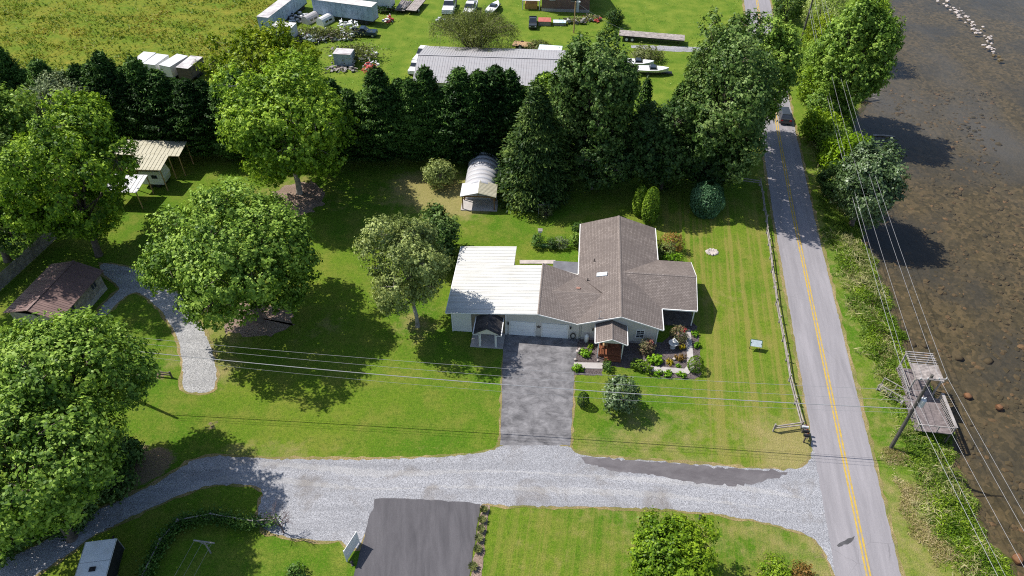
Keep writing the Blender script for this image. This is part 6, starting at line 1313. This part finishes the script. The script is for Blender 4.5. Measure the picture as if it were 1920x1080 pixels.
MB().slab([(-0.5, -0.6, 5.5), (10.5, -0.6, 5.5), (10.5, 4.5, 7.6), (-0.5, 4.5, 7.6)], 0.15).slab([(-0.5, 4.5, 7.6), (10.5, 4.5, 7.6), (10.5, 9.6, 5.5), (-0.5, 9.6, 5.5)], 0.15).build('roof', GREY_ROOF, bk)
for x in (1.6, 6.1):
    w = MB().box(x, x + 1.2, -0.04, -0.005, 2.4, 3.9).build('window', GLASS, bk); MB().box(x - 0.1, x + 1.3, -0.08, -0.004, 2.28, 2.39).build('sill', CONCRETE, w)
MB().box(7.3, 7.85, -0.45, -0.06, 0.2, 7.9).build('chimney_pipe', TANKGREY, bk)
lpole = thing('yard_light_pole', 'wooden yard light pole before the brick house', 'lamp post', (12.4, 139.5, 0))
MB().tube([(0, 0, -0.2), (0, 0, 6.3)], [0.14, 0.11], 8).build('pole', WOOD_TAN, lpole); MB().tube([(0, 0, 6.1), (0.7, 0, 6.3)], 0.05, 5).build('arm', STEEL, lpole); MB().lathe([(0.04, 6.05), (0.22, 6.1), (0.18, 6.32), (0.05, 6.36)], 9, (0.8, 0)).build('lamp', TANKGREY, lpole)
wire('service cable from the yard light pole toward the field', (12.4, 139.5, 6.2), (22.5, 139.0, 0.8), 0.4, 0.03)
# trucks
def truck(label, loc, rz, paint, bed=True, s=1.0):
    t = thing('truck', label, 'truck', loc, rz); t.scale = (s, s, s)
    m = MB(); m.fru(-0.95, 0.95, 0.9, 2.7, 0.5, -0.9, 0.9, 0.9, 2.6, 1.15); m.build('hood', paint, t)
    MB().box(-0.95, 0.95, -0.85, 0.898, 0.5, 1.2).build('cab', paint, t)
    MB().fru(-0.92, 0.92, -0.85, 0.85, 1.201, -0.75, 0.75, -0.7, 0.25, 1.78).build('windows', GLASS, t); MB().fru(-0.78, 0.78, -0.75, 0.3, 1.781, -0.7, 0.7, -0.6, 0.2, 1.88).build('roof', paint, t)
    MB().box(-0.95, 0.95, -2.9, -0.87, 0.55, 0.75).build('bed_floor', BLACK, t)
    if bed:
        for x in (-0.95, 0.87): MB().box(x, x + 0.08, -2.9, -0.87, 0.752, 1.2).build('bed_side', paint, t)
        MB().box(-0.86, 0.86, -2.9, -2.82, 0.752, 1.2).build('tailgate', paint, t)
    for x in (-0.65, 0.65): MB().box(x - 0.15, x + 0.15, 2.62, 2.70, 0.75, 0.95).build('headlight', TANKGREY, t)
    wheels(t, (-0.85, 0.85), (-1.9, 1.9), 0.40, 0.26); return t
truck('white truck facing the camera at the top, left of its neighbour', (-13.26, 150.74) + (0,), R(176), WHITEPAINT, False, 1.25)
truck('white pickup facing the camera at the top, right of its neighbour', (-8.79, 149.61) + (0,), R(172), WHITEPAINT, True, 1.15)
truck('white truck cab peeking past the left end of the long metal shed', (-16.39, 127.44) + (0,), R(165), WHITEPAINT, False, 1.3)
truck('white car front at the lower left corner of the long metal shed', (-17.66, 123.05) + (0,), R(170), WHITEPAINT, True, 0.9)
truck('dark pickup at the right end of the junk row', (-29.37, 138.14) + (0,), R(-95), simple('dark_blue_paint', (0.03, 0.05, 0.08), 0.3), True, 0.95)
truck('black off-roader parked beside the red crate', (4.25, 143.05) + (0,), R(178), CARPAINT, True, 0.85)
# flatbeds and wooden trailers
def flatbed(label, a, b, w, z, mat, nw=2, planks=True, name='flatbed_trailer'):
    a = Vector((a[0], a[1], 0)); b = Vector((b[0], b[1], 0)); L = (b - a).length; t = thing(name, label, 'trailer', a, math.atan2(b.y - a.y, b.x - a.x)); k = max(4, int(w / 0.3))
    for j in range(k): MB().box(0, L, -w / 2 + j * w / k + 0.008, -w / 2 + (j + 1) * w / k - 0.008, z, z + 0.05 + 0.02 * random.random()).build('plank', mat, t)
    MB().box(0.05, L - 0.05, -w / 2 + 0.05, w / 2 - 0.05, z - 0.18, z - 0.004).build('frame', BLACK, t)
    for q in range(nw):
        for y in (-w / 2 + 0.1, w / 2 - 0.1): wh = MB().wheel((1.6 + q * 1.1, y, min(0.48, z - 0.2)), min(0.48, z - 0.2), 0.25, 'y').build('wheel', RUBBER, t); MB().wheel((1.6 + q * 1.1, y + (0.13 if y > 0 else -0.13), min(0.48, z - 0.2)), min(0.48, z - 0.2) * 0.55, 0.02, 'y').build('rim', TRIM, wh)
    for y in (-0.5, 0.5): MB().box(L - 1.2, L - 1.08, y - 0.05, y + 0.05, 0, z - 0.18).build('landing_leg', BLACK, t)
    return t
flatbed('long weathered flatbed semi trailer parked along the far gravel track', (21.14, 136.89), (33.61, 134.44), 2.6, 1.15, WOOD_GREY)
flatbed('small tan plank trailer right of the willow', (0.21, 133.0), (4.53, 132.05), 2.2, 0.75, WOOD_TAN, 1)
flatbed('plank trailer with scrap at the top, right of the log pile', (-21.18, 148.48), (-19.64, 154.82), 2.3, 0.9, WOOD_GREY, 1)
t = flatbed('low trailer carrying a stack of bleached poles at the top', (-23.6, 149.04), (-22.58, 154.23), 2.2, 0.7, WOOD_GREY, 1)
m = MB(); r2 = random.Random(8)
for k in range(14): y = r2.uniform(-0.9, 0.9); m.tube([(0.2, y, 0.9 + 0.3 * r2.random()), (4.5, y + r2.gauss(0, 0.3), 0.95 + 0.35 * r2.random())], 0.09, 6)
m.build('poles', WOOD_PALE, t)
bt = thing('boat_trailer', 'white boat on a trailer in the far field right of the dark tree', 'boat', (25.5, 121.57) + (0,), R(-4))
m = MB(); n_ = 8
secs = [(-2.6, 0.95, 1.15), (-1.0, 1.05, 1.15), (1.0, 0.95, 1.2), (2.2, 0.5, 1.3), (2.9, 0.05, 1.4)]; V_ = []; 
for x, w, z in secs: V_ += [(x, -w, z), (x, -w * 0.7, 0.65), (x, 0, 0.5), (x, w * 0.7, 0.65), (x, w, z)]
m.add(V_, [(5 * i + j, 5 * i + j + 1, 5 * i + j + 6, 5 * i + j + 5) for i in range(4) for j in range(4)] + [(5 * i + 4, 5 * i, 5 * i + 5, 5 * i + 9) for i in range(4)] + [(0, 1, 2, 3, 4), (24, 23, 22, 21, 20)]); m.build('hull', WHITEPAINT, bt)
MB().fru(-0.6, 0.9, -0.7, 0.7, 1.2, -0.4, 0.5, -0.6, 0.6, 1.6).build('cabin', GLASS, bt); MB().bar((-3, 0, 0.4), (3.6, 0, 0.4), 0.9, 0.1).build('trailer_frame', BLACK, bt)
for y in (-1.0, 1.0): MB().wheel((-0.8, y, 0.32), 0.32, 0.2, 'y').build('wheel', RUBBER, bt)
b2 = copy_tree(bt, (-3.96, 150.17) + (0,), R(70), 'white boat with blue trim at the top beside the white pickup')
b3 = copy_tree(bt, (23.23, 124.35) + (0,), R(-6), 'second white hull lying behind the boat trailer in the far field')
# sheds and crates by the brick house
os_ = thing('open_shed', 'small white roofed shelter with orange timber at the top edge', 'shed', (4.11, 152.47) + (0,), R(-4))
MB().slab([(-1.9, -1.4, 2.0), (1.9, -1.4, 2.0), (1.9, 1.4, 2.3), (-1.9, 1.4, 2.3)], 0.08).build('roof', METAL_WHITE, os_)
for x in (-1.8, 1.8):
    for y in (-1.3, 1.3): MB().box(x - 0.07, x + 0.07, y - 0.07, y + 0.07, 0, 1.93).build('post', TRIM, os_)
MB().box(-1.3, 1.3, -1.0, 0.9, 0.02, 1.1).build('timber_stack', simple('orange_timber', (0.50, 0.26, 0.08), 0.8, 0.2, 2.0), os_)
def crate(label, xy, w, d, h, lid, side, rz):
    t = thing('crate', label, 'crate', xy + (0,), rz); MB().box(-w / 2, w / 2, -d / 2, d / 2, 0.03, h).build('box', side, t); MB().box(-w / 2 - 0.06, w / 2 + 0.06, -d / 2 - 0.06, d / 2 + 0.06, h + 0.003, h + 0.09).build('lid', lid, t)
    for x in (-w / 2 + 0.1, w / 2 - 0.1): MB().box(x - 0.05, x + 0.05, -d / 2 - 0.04, -d / 2 - 0.002, 0.03, h).build('batten', side, t)
crate('crate with a faded red top beside the black off-roader', (6.68, 143.84), 2.5, 2.0, 0.85, simple('faded_red_sheet', (0.42, 0.13, 0.10), 0.7, 0.2, 1.5), WOOD_GREY, R(-3))
crate('low crate with a blue and white top right of the red one', (9.74, 143.58), 2.5, 1.4, 0.6, simple('blue_white_sheet', (0.62, 0.66, 0.68), 0.5, 0.1, 2.0, stain=(0.10, 0.38, 0.55), stain_amt=0.95, sscale=1.2), WOOD_GREY, R(-3))
# camper shells and scrap among the trailers
def shell(label, xy, rz, paint):
    t = thing('camper_shell', label, 'camper shell', xy + (0,), rz); pr = [(-0.95 * math.cos(a), 0.5 + 1.1 * math.sin(a)) for a in np.linspace(0, math.pi, 9)]; pr = [(-0.95, 0)] + pr + [(0.95, 0)]; k = len(pr); m = MB()
    m.add([(x, y, z) for y in (-1.7, 1.7) for x, z in pr], [(i, i + 1, i + 1 + k, i + k) for i in range(k - 1)] + [tuple(range(k)), tuple(reversed(range(k, 2 * k)))]); m.build('shell', paint, t, False)
    for y in (-1.0, 0.1): MB().box(0.90, 0.965, y, y + 0.8, 0.5, 0.9).build('window', GLASS, t)
shell('grey arched shell left of its neighbour before the blue-grey trailer', (-41.57, 145.19), R(-30), simple('grey_shell', (0.45, 0.43, 0.42), 0.6, 0.1))
shell('white arched van shell with side windows before the blue-grey trailer', (-38.33, 144.38), R(-30), WHITEPAINT)
def junk(name, label, xy, L, W, Hh, mats, n, seed, rz=0.0, vines=None):
    t = thing(name, label, 'scrap pile', xy + (0,), rz); r2 = random.Random(seed)
    groups = [MB() for _ in mats]
    for k in range(n):
        m = r2.choice(groups); p = Vector((r2.uniform(-L, L), r2.uniform(-W, W), 0.05 + Hh * r2.random() * 0.8)); d = Vector((r2.gauss(0, 1), r2.gauss(0, 1), r2.gauss(0, 0.25))).normalized() * r2.uniform(0.3, 1.0); q = p + d; q.z = max(q.z, 0.05); m.bar(p, q, r2.choice([0.1, 0.2, 0.5]), r2.choice([0.08, 0.15, 0.3]))
    for m, mt in zip(groups, mats):
        if m.v: m.build('scrap', mt, t)['kind'] = 'stuff'
    if vines:
        g = np.random.default_rng(seed); N = vines[1]; C = np.stack([g.normal(size=N) * L * 0.55, g.normal(size=N) * W * 0.55, Hh * (0.4 + 0.8 * g.random(N))], 1); leaves('vines', LEAF[vines[0]], C, g.normal(size=C.shape) + np.array([0, 0, 0.8]), 0.34 * np.ones(N), 0.7, None, t, g)
ALU = simple('bright_scrap_metal', (0.58, 0.58, 0.60), 0.45, 0.2, 2.0); REDP = simple('faded_red_paint', (0.46, 0.07, 0.06), 0.6, 0.25, 2.0); GREENP = simple('grey_green_paint', (0.25, 0.30, 0.29), 0.6, 0.2)
junk('scrap_heap', 'heap of white scrap metal beside the mildewed trailer', (-44.67, 145.73), 2.6, 1.6, 1.6, [ALU, WHITEPAINT, ALU, BLACK], 90, 1)
junk('junk_trailer', 'long trailer of junk overgrown with green vines', (-37.2, 137.89), 6.2, 1.4, 1.3, [GREENP, WOOD_DARK, ALU, WOOD_DARK], 120, 2, R(-3), ('bramble', 1500))
junk('junk_trailer', 'smaller green junk trailer below the overgrown one', (-39.03, 135.41), 2.4, 1.0, 0.9, [GREENP, BLACK, ALU], 50, 3, R(-5), ('bramble', 150))
junk('scrap_heap', 'round white tank top and scrap at the right of the overgrown trailer', (-33.1, 141.99), 1.8, 1.4, 1.3, [WHITEPAINT, ALU], 40, 4)
junk('scrap_heap', 'vine grown scrap heap behind the hedge', (-29.76, 127.44), 4.2, 2.2, 2.0, [ALU, WOOD_PALE, WHITEPAINT], 80, 5, 0, ('bramble', 2000))
junk('farm_implement', 'faded red farm implement behind the hedge', (-25.81, 123.05), 1.5, 1.0, 1.4, [REDP, REDP, REDP, ALU], 50, 6)
junk('farm_implement', 'red and white machine at the end of the blue-grey trailer', (-25.47, 145.19), 0.9, 0.9, 1.3, [REDP, WHITEPAINT], 26, 7)
junk('brush_pile', 'brush pile between the blue-grey trailer and the log trailers', (-26.9, 150.17), 1.8, 1.4, 1.2, [WOOD_DARK, WOOD_DARK], 40, 8, 0, ('vine', 500))
junk('scrap_heap', 'pale rubble heap at the foot of the yard light pole', (12.98, 144.65), 2.2, 1.0, 0.9, [CONCRETE, WOOD_PALE, WOOD_DARK], 50, 9, 0, ('bramble', 250))
junk('scrap_heap', 'dark rubbish along the shaded back of the brick house', (16.59, 145.73), 1.8, 0.9, 0.8, [WOOD_DARK, REDP, CONCRETE], 36, 10, 0, ('bramble', 200))
junk('scrap_heap', 'white debris at the upper left corner of the long metal shed', (-17.32, 125.66), 1.0, 1.0, 0.9, [WHITEPAINT, ALU, WOOD_PALE], 30, 11)
junk('timber_stack', 'stack of planks by the old trailer behind the hedge', (-31.4, 123.05), 2.6, 1.0, 0.8, [WOOD_PALE, WOOD_GREY], 45, 12)
junk('scrap_heap', 'low tangle of pipes left of the dark pickup', (-33.74, 136.4), 2.2, 1.0, 0.8, [ALU, WOOD_DARK, GREENP], 40, 13, 0, ('bramble', 300))
junk('scrap_heap', 'grey machinery parts below the white cube truck body', (-43.0, 134.44), 2.0, 1.0, 0.9, [ALU, GREENP, BLACK], 40, 14, 0, ('bramble', 200))
junk('scrap_heap', 'pale debris in front of the two white trucks', (-13.78, 145.19), 1.4, 0.8, 0.6, [WHITEPAINT, ALU], 18, 15, 0, ('bramble', 160))
junk('scrap_heap', 'blue barrels and scrap inside the willow', (-8.9, 137.39), 1.6, 1.0, 0.9, [BLUEGREY, ALU], 18, 16, 0, ('willow', 200))
# warning board beside the far road
wb = thing('warning_board', 'small orange board on posts beside the far road at the top', 'sign', (56.77, 150.74) + (0,), R(10)); 
for x in (-0.4, 0.4): MB().box(x - 0.05, x + 0.05, -0.05, 0.05, 0, 1.2).build('post', WOOD_TAN, wb)
MB().box(-0.6, 0.6, -0.1, -0.055, 0.6, 1.3).build('board', simple('orange_board', (0.55, 0.18, 0.08), 0.6), wb)
